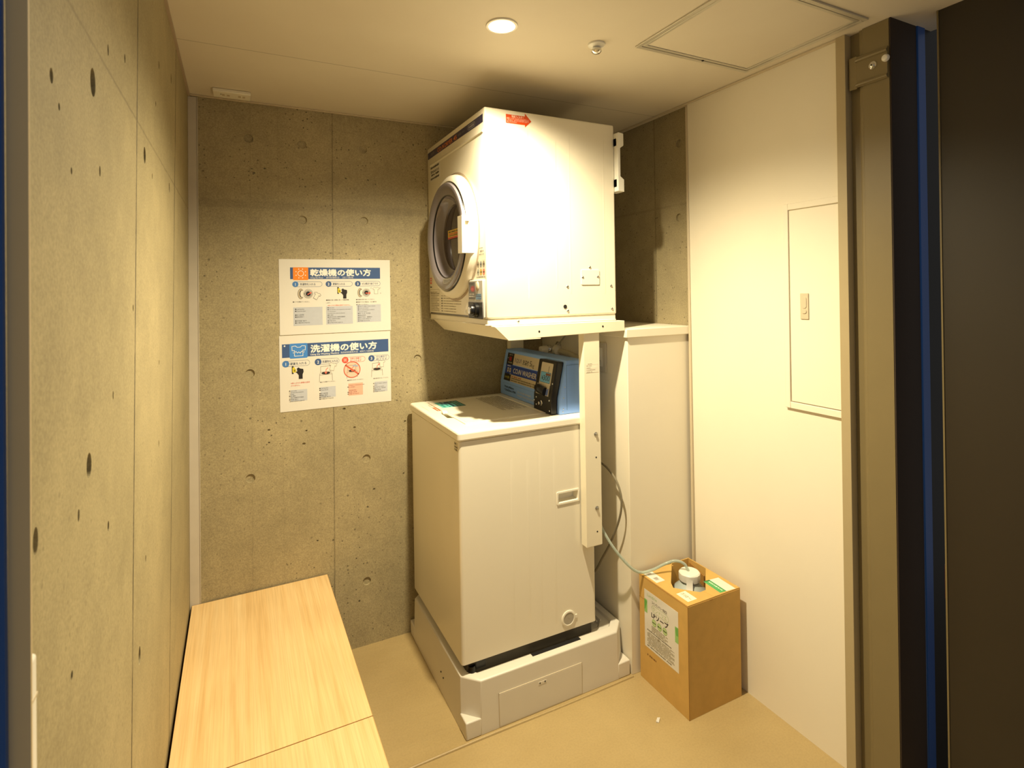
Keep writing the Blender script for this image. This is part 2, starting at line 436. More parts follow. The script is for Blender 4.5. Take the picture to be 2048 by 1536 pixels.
class Decal:
    """one printed sheet: normalised coordinates, u to the right, v downwards"""
    def __init__(s, O, U, V, w, h, lift=0.0004):
        s.O, s.U, s.V = Vector(O), Vector(U).normalized(), Vector(V).normalized()
        s.N = s.U.cross(s.V); s.w, s.h, s.lift = w, h, lift
        s.mb = MB(); s.cols = []
    def ci(s, c):
        if c not in s.cols: s.cols.append(c)
        return s.cols.index(c)
    def p(s, u, v, L): return s.O + s.U * (u * s.w) + s.V * ((1 - v) * s.h) + s.N * (s.lift + 0.00012 * L)
    def sheet(s, c, t=0.0004):
        b = [s.O, s.O + s.U * s.w, s.O + s.U * s.w + s.V * s.h, s.O + s.V * s.h]
        s.mb.hull([q for q in b], [q + s.N * t for q in b], s.ci(c)); s.lift = t + 0.0001; return s
    def poly(s, pts, c, L=1): s.mb.add([s.p(u, v, L) for u, v in pts], [tuple(range(len(pts)))[::-1]], s.ci(c)); return s
    def rect(s, u0, v0, u1, v1, c, L=1): return s.poly([(u0, v0), (u1, v0), (u1, v1), (u0, v1)], c, L)
    def rrect(s, u0, v0, u1, v1, r, c, L=1):
        pts = rrect(u0 * s.w, u1 * s.w, v0 * s.h, v1 * s.h, r)
        return s.poly([(a / s.w, b / s.h) for a, b in pts], c, L)
    def ell(s, u, v, rx, ry, c, L=1, n=28):
        return s.poly([(u + rx / s.w * math.cos(2 * PI * i / n), v + ry / s.h * math.sin(2 * PI * i / n)) for i in range(n)], c, L)
    def ring(s, u, v, r, t, c, L=1, n=32, ry=None):
        ry = ry or r
        a = [s.p(u + r / s.w * math.cos(2 * PI * i / n), v + ry / s.h * math.sin(2 * PI * i / n), L) for i in range(n)]
        b = [s.p(u + (r - t) / s.w * math.cos(2 * PI * i / n), v + (ry - t) / s.h * math.sin(2 * PI * i / n), L) for i in range(n)]
        s.mb.add(a + b, [(i, n + i, n + (i + 1) % n, (i + 1) % n) for i in range(n)], s.ci(c)); return s
    def line(s, pts, t, c, L=2, close=False):
        q = [Vector((u * s.w, v * s.h)) for u, v in pts]
        q = [p for k, p in enumerate(q) if k == 0 or (p - q[k - 1]).length > 1e-5]
        if close and (q[0] - q[-1]).length < 1e-5: q.pop()
        n = len(q); A, B = [], []
        for k in range(n):
            d0 = (q[k] - q[k - 1]).normalized() if (k > 0 or close) else None
            d1 = (q[(k + 1) % n] - q[k]).normalized() if (k < n - 1 or close) else None
            d0 = d0 or d1; d1 = d1 or d0
            n0, n1 = Vector((-d0.y, d0.x)), Vector((-d1.y, d1.x))
            m = n0 + n1
            m = n0 if m.length < 0.2 else m.normalized()
            k_ = t / 2 / max(0.45, m.dot(n0))
            A.append(q[k] + m * k_); B.append(q[k] - m * k_)
        vs = [s.p(p.x / s.w, p.y / s.h, L) for p in A + B]
        s.mb.add(vs, [(i, (i + 1) % n, n + (i + 1) % n, n + i) for i in range(n if close else n - 1)], s.ci(c)); return s
    def pill(s, u0, v0, u1, v1, t, c, L=2):
        pts = rrect(u0 * s.w, u1 * s.w, v0 * s.h, v1 * s.h, (v1 - v0) * s.h * 0.5 - 1e-5)
        return s.line([(a / s.w, b / s.h) for a, b in pts], t, c, L, True)
    def heavy(s, body, u, v, size, c, L=3, t=0.0006, **k):
        for i, (a, b) in enumerate(((-t, 0), (t, 0), (0, -t), (0, t), (0, 0))): s.text(body, u + a / s.w, v + b / s.h, size, c, L + i * .25, **k)
        return s
    def text(s, body, u, v, size, c, L=3, bold=0.0, width=None, align='L', shear=0.0):
        """baseline at v; size in metres; width squeezes or stretches the line to that many metres"""
        vs, fs, w, x0 = glyphs(body, bold)
        sx = size if width is None else width / w
        off = {'L': 0, 'C': -w * sx / 2, 'R': -w * sx}[align]
        pts = [(u + ((x - x0) * sx + off + y * size * shear) / s.w, v - y * size / s.h) for x, y in vs]
        s.mb.add([s.p(a, b, L) for a, b in pts], fs, s.ci(c)); return s
    def dash(s, u0, v, u1, hgt, c, L=2, gap=0.25, seed=0):
        """a line of print too small to read"""
        rnd = random.Random(int((u0 * 977 + v * 7919 + seed) * 1000)); u = u0; step = hgt / s.w * 1.5
        while u < u1:
            ww = step * rnd.uniform(0.5, 1.1); h = hgt * rnd.uniform(0.6, 1.0) / s.h
            s.rect(u, v - h / 2, min(u + ww * (1 - gap), u1), v + h / 2, c, L); u += ww
            if rnd.random() < 0.1: u += step * 0.6
        return s
    def build(s, name, parent=None, label=None):
        o = s.mb.build(name, [ink(c) if isinstance(c, tuple) else M[c] for c in s.cols], parent, smooth=False, recalc=False)
        if label: o['label'] = label
        return o
NEGY, POSX, POSZ, POSY = (0, -1, 0), (1, 0, 0), (0, 0, 1), (0, 1, 0)

# ================================================================== THE ROOM
M['conc_back'] = concrete('concrete_back', (162, 150, 116), (186, 172, 134),
                          vjoint=[(0.330, 0.0095, 0.0032, 0.42), (0.148, 0.0, 0.003, 0.07), (0.033, 0.009, 0.003, 0.09)],
                          hjoint=[(1.790, 0, 0.020, 0.15)])
M['conc_left'] = concrete('concrete_left', (158, 146, 110), (180, 166, 126), axis='Y', grain=0.75,
                          vjoint=[(1.04, 0.072, 0.0048, 1.0), (1.58, 0.136, 0.0065, 0.9)],
                          hjoint=[(1.7615, 0, 0.003, 0.30)])
M['conc_right'] = concrete('concrete_right', (158, 146, 112), (180, 166, 130), axis='Y',
                           vjoint=[(1.846, 0, 0.004, 0.35)], hjoint=[(1.79, 0, 0.006, 0.16)])

w = MB()
back_holes = [(0.045, 2.039), (0.235, 2.036), (0.471, 2.040), (0.233, 1.739), (0.471, 1.745), (0.038, 1.151), (0.689, 1.163), (0.466, 0.766), (0.034, 0.756), (0.460, 0.262)]
back_bugs = [(0.100, 1.93, .004), (0.055, 1.925, .003), (0.062, 1.91, .005), (0.40, 1.915, .004), (0.49, 1.915, .004), (0.52, 1.90, .003), (0.245, 1.87, .003), (0.10, 0.93, .005),
             (0.10, 0.882, .004), (0.225, 0.86, .006), (0.235, 0.91, .004), (0.42, 0.90, .005), (0.63, 0.90, .005), (0.62, 0.68, .004), (0.495, 0.635, .005), (0.66, 0.44, .005), (0.27, 0.47, .004), (0.66, 0.13, .006), (0.38, 0.98, .006)]
hs = [(x, z, 0.0165, 0.0165, 0.0065) for x, z in back_holes] + [(x, z, r, r * 0.8, 0.006) for x, z, r in back_bugs]
holed(w, [(-0.30, -0.05), (1.80, -0.05), (1.80, 2.30), (-0.30, 2.30)], hs, lambda a, b, d: Vector((a, YB + d, b)), (0, -1, 0), 0.14)
struct(w.build('wall_back', M['conc_back'], origin=(0, 0, 0), smooth=False, recalc=False))

w = MB()
lh = [(0.834, 1.714, .0135, .0175, .014), (1.256, 1.720, .013, .016, .014), (0.808, 1.250, .012, .015, .014), (1.173, 0.811, .011, .016, .014), (1.682, 1.732, .010, .013, .012), (1.737, 2.037, .010, .014, .012),
      (0.665, 1.662, .0055, .0075, .01), (0.615, 1.238, .007, .012, .012), (0.760, 1.208, .004, .007, .01), (0.915, 1.138, .005, .007, .01), (0.871, 1.612, .004, .007, .01),
      (0.924, 1.79, .004, .008, .01), (1.051, 1.827, .005, .007, .01), (1.479, 1.977, .008, .009, .01), (1.36, 1.70, .004, .006, .008), (1.42, 1.87, .005, .006, .008),
      (0.735, 1.585, .003, .004, .006), (0.69, 1.64, .003, .004, .006), (0.95, 1.31, .003, .006, .008), (1.12, 1.43, .004, .006, .008), (0.73, 1.05, .004, .005, .006), (1.25, 0.95, .004, .007, .008), (1.45, 1.12, .005, .008, .008), (1.46, 1.30, .005, .006, .008)]
holed(w, [(0.44, -0.05), (YB + 0.001, -0.05), (YB + 0.001, 2.30), (0.44, 2.30)], lh, lambda a, b, d: Vector((XL(b) - d * (1 if d > .05 else 3.2), a, b)), (1, 0, 0), 0.12)
struct(w.build('wall_left', M['conc_left'], origin=(0, 0, 0), smooth=False, recalc=False))

w = MB()
holed(w, [(1.60, 1.0), (YB, 1.0), (YB, 2.30), (1.60, 2.30)], [(1.698, 2.039, .0165, .0165, .009), (1.705, 1.737, .0165, .0165, .009)],
      lambda a, b, d: Vector((XK + d, a, b)), (-1, 0, 0), 0.12)
struct(w.build('wall_right_concrete', M['conc_right'], origin=(0, 0, 0), smooth=False, recalc=False))

w = MB()
w.hull([(XR(0), 0.99, 0), (1.76, 0.99, 0), (1.76, 1.628, 0), (XR(0), 1.628, 0)], [(XR(2.3), 0.99, 2.3), (1.76, 0.99, 2.3), (1.76, 1.628, 2.3), (XR(2.3), 1.628, 2.3)])
struct(w.build('wall_right', M['white_wall'], origin=(0, 0, 0)))
w = MB(); w.box(1.6005, 1.621, 1.629, 1.640, 0, ZC); struct(w.build('trim_1', M['trim'], bevel=0.002))

w = MB(); w.box(-0.25, 3.0, -0.6, YB, -0.1, 0.0); struct(w.build('floor', M['floor'], origin=(0, 0, 0)))
w = MB()
HX0, HX1, HY0, HY1 = 1.080, 1.552, 0.900, 1.306
holed(w, [(-0.30, 0.60), (1.80, 0.60), (1.80, YB), (-0.30, YB)], [(LAMP.x, LAMP.y, 0.043, 0.043, None)], lambda a, b, d: Vector((a, b, ZC + d)), (0, 0, -1), 0.12)
struct(w.build('ceiling', M['ceil_white'], origin=(0, 0, 0), smooth=False, recalc=False))
# edge trims of the ceiling
w = MB(); w.box(XL(2.17), XL(2.17) + 0.007, 0.62, YB - 0.002, 2.1705, ZC - 0.0005); struct(w.build('trim_2', M['pink_trim']))
w = MB(); w.box(-0.144, 1.62, YB - 0.011, YB - 0.0005, 2.1725, ZC - 0.0005); struct(w.build('trim_3', M['trim'], bevel=0.001))
w = MB(); w.box(1.590, 1.6015, 1.0, YB - 0.012, 2.1725, ZC - 0.0005); struct(w.build('trim_4', M['trim'], bevel=0.001))
# sealant strip in the back left corner
w = MB(); w.hull([(XL(0.30), YB - 0.0045, 0.30), (-0.137, YB - 0.0045, 0.30), (-0.137, YB - 0.0005, 0.30), (XL(0.30), YB - 0.0005, 0.30)],
                 [(XL(2.17), YB - 0.0045, 2.17), (-0.123, YB - 0.0045, 2.17), (-0.123, YB - 0.0005, 2.17), (XL(2.17), YB - 0.0005, 2.17)])
w.hull([(-0.137, YB - 0.006, 0.30), (-0.134, YB - 0.006, 0.30), (-0.134, YB - 0.0005, 0.30), (-0.137, YB - 0.0005, 0.30)],
       [(-0.123, YB - 0.006, 2.17), (-0.120, YB - 0.006, 2.17), (-0.120, YB - 0.0005, 2.17), (-0.123, YB - 0.0005, 2.17)])
struct(w.build('trim_5', M['tape'], bevel=0.001))
# folded-up edge of the floor sheet in front of the pan
w = MB(); w.tube([(0.30, 1.640, -0.001), (0.7, 1.643, 0.001), (1.0, 1.640, 0.0), (1.302, 1.643, 0.001)], 0.005, 8); struct(w.build('trim_6', M['floor'], origin=(0, 0, 0)))

# doorway: left side
def leanbox(mb, x0, x1, y0, y1, z0, z1, k):
    f = lambda x, z: x + (z - 1.555) * k
    mb.hull([(f(x0, z0), y0, z0), (f(x1, z0), y0, z0), (f(x1, z0), y1, z0), (f(x0, z0), y1, z0)], [(f(x0, z1), y0, z1), (f(x1, z1), y0, z1), (f(x1, z1), y1, z1), (f(x0, z1), y1, z1)])
w = MB(); leanbox(w, -0.1432, -0.1309, 0.500, 0.503, 0, 2.3, .0085); struct(w.build('door_jamb_left', M['jamb']))
w = MB(); leanbox(w, -0.34, -0.1436, 0.494, 0.4995, 0, 2.3, .0070); struct(w.build('trim_7', M['blue_strip']))
# doorway: right side
w = MB(); w.box(1.588, 1.6155, 0.9895, 1.0175, 0, ZC - 0.0005)
struct(w.build('trim_8', M['frame_edge'], bevel=0.001))
w = MB()
w.prism([(1.6145, 0.9890), (1.6145, 0.960), (1.608, 0.960), (1.606, 0.957), (1.606, 0.950), (1.600, 0.946), (1.600, 0.876), (1.70, 0.876), (1.70, 0.9890)], XY, 0, ZC - 0.001)
jr = struct(w.build('door_jamb_right', M['frame']))
w = MB(); w.box(1.6005, 1.7240, 0.8715, 0.8755, 0, ZC + 0.3)
struct(w.build('trim_9', M['brown'], bevel=0.001))
w = MB(); w.box(1.7245, 1.7660, 0.8685, 0.8755, 0, ZC + 0.3); struct(w.build('trim_10', M['blue_strip'], bevel=0.004))
w = MB(); w.box(1.7665, 3.0, 0.8720, 0.90, 0, 2.6); struct(w.build('wall_front', M['black_wall'], origin=(0, 0, 0)))
w = MB(); w.box(-0.34, 1.80, 0.60, 0.66, ZC - 0.001, 2.7); struct(w.build('trim_11', M['brown']))

# door leaf standing open towards the hallway
dl = bpy.data.objects.new('door_1', None); COL.objects.link(dl); dl.location = (1.70, 0.4, 0.01); ORG[dl.name] = Vector((1.70, 0.4, 0.01)); struct(dl)
w = MB(); w.box(1.6815, 1.722, -0.10, 0.799, 0.01, 2.30); w.build('leaf', M['door_brown'], dl, bevel=0.002)
w = MB(); w.box(1.679, 1.6815, 0.795, 0.799, 0.01, 2.30); w.build('edge_highlight', M['frame'], dl)  # pale strip painting the highlight along the leaf edge
w = MB(); w.prism(rrect(1.685, 1.715, 0.60, 0.70, 0.008), XZ, 0.799, 0.803); w.build('latch_plate', M['maroon'], dl)

# steel bracket with screw and bumper on the right jamb
b = thing('door_stop_bracket', 'beige ribbed steel bracket with a screw high on the right door jamb', 'bracket', (1.5985, 0.926, 2.012))
w = MB(); w.box(1.5955, 1.5995, 0.878, 0.962, 2.015, 2.102); w.box(1.597, 1.5995, 0.9615, 0.984, 2.012, 2.105)
w.build('plate', M['frame'], b, bevel=0.001)
for z in (2.022, 2.092):
    w = MB(); w.tube([(1.595, 0.878, z), (1.595, 0.952, z), (1.597, 0.962, z)], 0.0055, 8); w.build('rib', M['frame'], b)
w = MB(); w.lathe([(0.0105, 0), (0.0105, 0.002), (0.0065, 0.003), (0.006, 0.006), (0.0035, 0.0075)], (1.5955, 0.916, 2.062), (-1, 0, 0), 20, cap0=True, cap1=True)
w.cyl((1.5885, 0.916, 2.062), (1.5878, 0.916, 2.062), 0.0022, m=1, n=6); w.build('screw', [M['chrome'], M['hole']], b)
w = MB(); w.lathe([(0.010, 0), (0.0098, 0.004), (0.0075, 0.008), (0.003, 0.0095)], (1.5955, 0.8815, 2.069), (-1, 0, 0), 20, cap0=True, cap1=True); w.build('bumper', M['rubber'], b)

# ------------------------------------------------------------------ ceiling fittings
lt = thing('ceiling_downlight', 'round lit downlight recessed in the white ceiling in front of the dryer', 'ceiling light', (LAMP.x, LAMP.y, ZC))
w = MB(); w.lathe([(0.044, 0.0), (0.043, -0.003), (0.037, -0.003), (0.036, 0.0)], (LAMP.x, LAMP.y, ZC - 0.0005), (0, 0, 1), 40, closed=True); w.build('trim_ring', M['white_plastic'], lt)
w = MB(); w.lathe([(0.036, 0.0), (0.034, 0.02), (0.026, 0.05)], (LAMP.x, LAMP.y, ZC), (0, 0, 1), 40); w.build('reflector', M['reflector'], lt)
w = MB(); w.lathe([(0.026, 0.05), (0.018, 0.045), (0.002, 0.044)], (LAMP.x, LAMP.y, ZC), (0, 0, 1), 32, cap1=True); w.build('lens', M['bulb'], lt)
ld = bpy.data.lights.new('downlight_beam', 'SPOT'); ld.energy = LAMP_POWER; ld.color = LAMP_COLOR
ld.spot_size = R(152); ld.spot_blend = 1.0; ld.shadow_soft_size = 0.024
lo = bpy.data.objects.new('downlight_beam', ld); COL.objects.link(lo); lo.parent = lt; lo.location = (0, 0, LAMP.z - ZC)

sp = thing('sprinkler_head', 'small chrome sprinkler head on the ceiling beside the hatch', 'sprinkler', (0.966, 1.344, 2.150))
w = MB(); w.lathe([(0.026, 0), (0.025, -0.004), (0.016, -0.008), (0.012, -0.010)], (0.966, 1.344, ZC - 0.0005), (0, 0, 1), 28, cap1=True); w.build('escutcheon', M['white_plastic'], sp)
w = MB(); w.lathe([(0.011, -0.010), (0.014, -0.014), (0.0145, -0.022), (0.010, -0.027), (0.004, -0.029)], (0.966, 1.344, ZC), (0, 0, 1), 24, cap0=True, cap1=True); w.build('head', M['chrome'], sp)

h = thing('ceiling_hatch', 'square access hatch with a grey metal frame in the ceiling', 'hatch', (1.316, 1.103, ZC - 0.005))
def frame_ring(mb, x0, x1, y0, y1, t, z0, z1, m=0):
    mb.box(x0, x1, y0, y0 + t, z0, z1, m); mb.box(x0, x1, y1 - t, y1, z0, z1, m)
    mb.box(x0, x0 + t, y0 + t, y1 - t, z0, z1, m); mb.box(x1 - t, x1, y0 + t, y1 - t, z0, z1, m)
w = MB(); frame_ring(w, HX0, HX1, HY0, HY1, 0.013, ZC - 0.005, ZC - 0.0004); w.build('outer_frame', M['alu'], h, bevel=0.001)
w = MB(); frame_ring(w, HX0 + 0.016, HX1 - 0.016, HY0 + 0.016, HY1 - 0.016, 0.010, ZC - 0.004, ZC - 0.0004); w.build('inner_frame', M['alu'], h, bevel=0.001)
w = MB(); w.box(HX0 + 0.027, HX1 - 0.027, HY0 + 0.027, HY1 - 0.027, ZC - 0.002, ZC - 0.0004); w.build('panel', M['ceil_white'], h)
w = MB(); w.cyl((1.34, HY1 - 0.015, ZC - 0.0055), (1.34, HY1 - 0.015, ZC - 0.003), 0.004); w.build('lock', M['hole'], h)

cb = thing('ceiling_terminal_box', 'flat beige plastic terminal box on the ceiling above the back left corner', 'terminal box', (-0.008, 2.215, 2.166))
w = MB(); w.box(-0.069, 0.053, 2.182, 2.250, 2.165, ZC - 0.0005); w.build('cover', M['cream2'], cb, bevel=0.003)
w = MB()
for k, x in enumerate((-0.040, -0.024, 0.012, 0.026)):
    w = MB(); w.box(x, x + 0.009, 2.205 + 0.002 * (k % 2), 2.222, 2.1640, 2.1652); w.build('slot', M['trim'], cb)
w = MB(); w.cyl((-0.043, 2.208, 2.1642), (-0.043, 2.208, 2.1655), 0.0022); w.build('screw_hole', M['hole'], cb)

# ------------------------------------------------------------------ access door on the right wall
cab = thing('meter_cabinet', 'white flush cabinet door with a beige latch on the right wall', 'cabinet', (1.60, 1.10, 1.054))
xf = XR(1.4)
w = MB()
for (y0, y1, z0, z1) in ((1.190, 1.209, 1.054, 1.715), (0.995, 1.190, 1.695, 1.715), (0.995, 1.190, 1.054, 1.075)):
    w.box(xf - 0.008, xf + 0.004, y0, y1, z0, z1)
w.build('frame', M['white_wall'], cab, bevel=0.0015)
w = MB(); w.box(xf - 0.0055, xf + 0.003, 0.997, 1.1875, 1.0775, 1.6925); dr = w.build('door', M['white_wall'], cab, bevel=0.0012)
w = MB(); w.box(xf - 0.0012, xf + 0.0035, 0.996, 1.1895, 1.0755, 1.6945); w.build('gap', M['pink_trim'], cab)
w = MB(); w.prism(rrect(1.122, 1.150, 1.344, 1.426, 0.002), YZ, xf - 0.009, xf - 0.005); hd = w.build('latch_handle', M['trim'], dr, bevel=0.001)
w = MB(); w.prism(rrect(1.128, 1.144, 1.378, 1.415, 0.0075), YZ, xf - 0.0105, xf - 0.009); w.prism(rrect(1.128, 1.144, 1.362, 1.374, 0.0055), YZ, xf - 0.011, xf - 0.009)
w.build('latch_lever', M['trim'], dr, bevel=0.0006)

# ------------------------------------------------------------------ boxed-in pipe casing behind the washer
cs = thing('pipe_casing', 'tall white boxed-in pipe casing with a top board between washer and right wall', 'pipe casing', (1.46, 1.97, 0))
w = MB(); w.box(1.305, 1.6215, 1.650, YB - 0.002, 0, 1.2655); w.build('body', M['white_wall'], cs, bevel=0.0015)
w = MB(); w.box(1.2945, 1.6205, 1.640, YB - 0.001, 1.265, 1.297); w.build('top_board', M['white_wall'], cs, bevel=0.002)

pl = thing('outlet_plate', 'white wall outlet plate on the pipe casing behind the support post', 'outlet', (1.304, 1.815, 1.118))
w = MB(); w.prism(rrect(1.778, 1.852, 1.118, 1.236, 0.004), YZ, 1.2965, 1.3045); w.build('plate', M['grey_socket'], pl, bevel=0.001)
w = MB(); w.prism(rrect(1.797, 1.833, 1.140, 1.214, 0.003), YZ, 1.2945, 1.2965); w.build('socket', M['white_plastic'], pl)

# small white cover on the left wall next to the door jamb
cc = thing('cable_cover', 'narrow white cable cover on the left concrete wall at the door jamb', 'cable cover', (-0.15, 0.522, 0.55))
w = MB(); w.hull([(XL(.55) + 0.0005, 0.545, 0.55), (-0.1545, 0.545, 0.55), (-0.1545, 0.5745, 0.55), (XL(.55) + 0.0005, 0.5745, 0.55)],
                 [(XL(1.16) + 0.0005, 0.545, 1.166), (-0.1500, 0.545, 1.161), (-0.1500, 0.5745, 1.161), (XL(1.16) + 0.0005, 0.5745, 1.166)])
w.build('cover', M['white_plastic'], cc, bevel=0.002)
w = MB(); w.box(-0.1515, -0.1497, 0.545, 0.5745, 1.128, 1.130); w.build('seam', M['trim'], cc)

# ------------------------------------------------------------------ benches
def make_bench(y0, y1, label):
    t = thing('wooden_bench', label, 'bench', (0.07, (y0 + y1) / 2, 0), 'low oak benches along the left wall')
    x0, x1 = -0.163, 0.304
    w = MB(); w.box(x0 + 0.001, x1 - 0.0012, y0 + 0.0012, y1 - 0.0012, 0.306, 0.332); sb = w.build('seat_board', M['wood'], t)
    w = MB(); w.box(x1 - 0.0012, x1, y0, y1, 0.306, 0.3318); w.box(x0, x1, y0, y0 + 0.0012, 0.306, 0.3318); w.box(x0, x1, y1 - 0.0012, y1, 0.306, 0.3318)
    w.build('edge_band', M['wood_edge'], sb)
    for ya, yb in ((y0 + 0.03, y0 + 0.054), (y1 - 0.054, y1 - 0.03)):
        w = MB(); w.box(x0 + 0.02, x1 - 0.02, ya, yb, 0, 0.306); w.build('side_panel', M['wood'], t)
    w = MB(); w.box(x0 + 0.035, x0 + 0.057, y0 + 0.055, y1 - 0.055, 0.12, 0.306); w.build('back_rail', M['wood'], t)
    return t
bench = make_bench(1.4705, 2.290, 'low oak wood bench standing in the back left corner under the notices')
def copy_tree(o, parent=None):
    c = o.copy(); COL.objects.link(c); c.parent = parent
    for ch in list(o.children): copy_tree(ch, c)
    return c
b2 = copy_tree(bench)
b2.location.y -= 0.8215; b2.location.z = -0.0
b2['label'] = 'second oak wood bench at the bottom edge, in front of the corner bench'

# ------------------------------------------------------------------ notices
NAVY, SBLUE, ORANGE, RED, GREY, BLK, WHT, PALE = (66, 92, 140), (76, 126, 190), (240, 140, 40), (222, 80, 52), (192, 196, 204), (44, 40, 38), (240, 238, 230), (230, 225, 212)
def tshirt(d, cu, cv, s, c, L=4, rot=0.0, t=0.0011, fill=None):
    pts = [(-.5, -.35), (-.22, -.5), (-.1, -.42), (.1, -.42), (.22, -.5), (.5, -.35), (.42, -.12), (.27, -.18), (.27, .5), (-.27, .5), (-.27, -.18), (-.42, -.12)]
    q = []
    for x, y in pts:
        xx, yy = x * math.cos(rot) - y * math.sin(rot), x * math.sin(rot) + y * math.cos(rot)
        q.append((cu + xx * s / d.w, cv + yy * s / d.h))
    if fill: d.poly(q, fill, L - 1)
    d.line(q, t, c, L, True)
def hand(d, cu, cv, s):
    P = lambda pts: [(cu + x * s / d.w, cv + y * s / d.h) for x, y in pts]
    d.poly(P([(-.50, -.45), (-.30, -.42), (-.12, -.10), (-.12, .10), (-.34, .12), (-.50, .10)]), (222, 204, 60), 3)
    d.poly(P([(-.52, -.52), (-.36, -.52), (-.36, -.40), (-.46, -.36), (-.46, .10), (-.36, .14), (-.36, .24), (-.52, .24)]), BLK, 4)
    d.text('¥', cu - .37 * s / d.w, cv + .04 * s / d.h, s * .34, BLK, 5)
    d.poly(P([(-.06, -.26), (.10, -.36), (.22, -.24), (.52, -.18), (.56, .10), (.46, .34), (.46, .78), (.10, .78), (.10, .40), (-.06, .18), (-.20, .08), (-.02, .02)]), BLK, 4)
def dryer_pic(d, cu, cv, s, out=False):
    d.ell(cu - .62 * s / d.w, cv, .34 * s, .62 * s, (190, 176, 150), 2); d.ring(cu - .62 * s / d.w, cv, .34 * s, .03 * s, BLK, 3, ry=.62 * s)
    d.ell(cu - .50 * s / d.w, cv, .26 * s, .44 * s, BLK, 3); d.ell(cu - .45 * s / d.w, cv, .22 * s, .40 * s, PALE, 4)
    d.ell(cu + .22 * s / d.w, cv, .52 * s, .54 * s, PALE, 4); d.ring(cu + .22 * s / d.w, cv, .52 * s, .035 * s, BLK, 5, ry=.54 * s)
    d.ring(cu + .22 * s / d.w, cv, .42 * s, .06 * s, BLK, 5); d.ell(cu + .22 * s / d.w, cv, .30 * s, .30 * s, BLK, 5)
    x0 = .12 if not out else .30
    d.poly([(cu + (x0 + a) * s / d.w, cv + b_ * s / d.h) for a, b_ in ([(0, .05), (.28, -.12), (.26, -.22), (.50, -.16), (.38, .04), (.34, -.05), (.02, .14)] if not out else [(-.2, .02), (.30, .02), (.30, -.12), (.52, .08), (.30, .28), (.30, .14), (-.2, .14)])], (230, 110, 90), 6)
def washer_pic(d, cu, cv, s, out=False):
    P = lambda pts: [(cu + x * s / d.w, cv + y * s / d.h) for x, y in pts]
    d.line(P([(-.50, .80), (-.48, .25), (-.40, -.05), (-.40, -.45), (.36, -.48), (.36, -.05)]), .0011, (120, 110, 88), 3)
    d.line(P([(-.48, .22), (.48, .18), (.50, .70)]), .0011, (120, 110, 88), 3); d.line(P([(-.40, -.02), (.38, -.02), (.48, .18)]), .0009, (150, 140, 118), 3)
    d.ell(cu, cv + .08 * s / d.h, .34 * s, .10 * s, BLK, 3)
    d.line(P([(.18, -.34), (.02, -.20), (0, .02)]), .0022, (232, 120, 100), 4)
    d.poly(P([(-.12, .0), (.12, .0), (0, .18)] if not out else [(.10, -.36), (.26, -.42), (.22, -.24)]), (232, 120, 100), 5)
def lines(d, u, v, step, items, size, c=BLK, sq=True):
    for k, it in enumerate(items):
        if it is None: continue
        if isinstance(it, tuple): d.text(it[0], u + 0.012, v + k * step, size, it[1], 3)
        else: d.text(it, u, v + k * step, size, c, 3)

# upper notice (dryer)
PW, PH = 0.431, 0.2945
d = Decal((0.144, YB - 0.0008, 1.290), POSX, POSZ, PW, PH)
d.sheet('paper', 0.0006)
d.rect(.093, .110, .903, .265, NAVY, 1)
d.rrect(.117, .108, .248, .278, .004, ORANGE, 2)
d.ring(.183, .190, .0115, .0020, WHT, 3)
for k in range(8):
    a = PI / 8 + k * PI / 4
    d.ell(.183 + .0185 * math.cos(a) / PW, .190 + .0185 * math.sin(a) / PH, .0021, .0021, WHT, 3, 12)
d.heavy('乾燥機の使い方', .265, .216, .029, WHT, 3, .0013, width=.236)
d.text('Using the Dryer', .265, .256, .0085, WHT, 3, width=.049); d.text('烘干机的使用方法', .405, .256, .0080, WHT, 3, width=.050); d.text('건조기 사용방법', .550, .256, .0080, WHT, 3, width=.042)
for k, (u0, u1, s_, tt) in enumerate(((.108, .367, '1', '洗濯物を入れる'), (.396, .640, '2', '硬貨を入れる'), (.662, .903, '3', 'ゼロ表示で終了です'))):
    d.pill(u0 + .02, .300, u1, .366, .0010, NAVY, 2)
    d.ell(u0 + .028, .333, .0112, .0112, SBLUE if k == 0 else NAVY, 3)
    d.heavy(s_, u0 + .028, .352, .0150, WHT, 4, .0003, align='C')
    d.text(tt, u0 + .066, .347, .0100, (70, 84, 110), 3, bold=0.008, width=(.058 if k == 0 else .047 if k == 1 else .066))
dryer_pic(d, .228, .462, .0330); tshirt(d, .318, .492, .027, BLK, 6, 0.5, fill=PALE, t=.0010)
hand(d, .545, .440, .036)
dryer_pic(d, .754, .458, .0300, True); tshirt(d, .862, .432, .027, (140, 140, 136), 6, 0.0, fill=PALE, t=.0010)
for a, b_ in ((.815, .395), (.900, .395), (.905, .47)): d.ring(a, b_, .0022, .0008, (150, 150, 146), 4, 12)
for u in (.380, .652): d.rect(u, .30, u + .0018, .87, (230, 222, 206), 1)
lines(d, .113, .575, .04, ['■ドアを閉めてください。'], .0055)
lines(d, .400, .560, .036, ['■硬貨の投入枚数に従って運転時間', '　します。', ('※投入された硬貨は返却できません。', RED)], .0056)
lines(d, .672, .560, .035, ['■洗濯物を取り出してください。', '■乾燥不十分の場合は、次の操作を', '　繰り返してください。'], .0053)
d.rect(.115, .640, .367, .885, GREY, 1); d.rect(.398, .640, .640, .885, GREY, 1); d.rect(.676, .625, .905, .870, GREY, 1)
lines(d, .130, .672, .026, ['■Load laundry', '■Close the door', None, '■放入洗衣物', '■请关闭机门', None, '■세탁물을 넣는다', '■도어를 닫아 주십시오'], .0056)
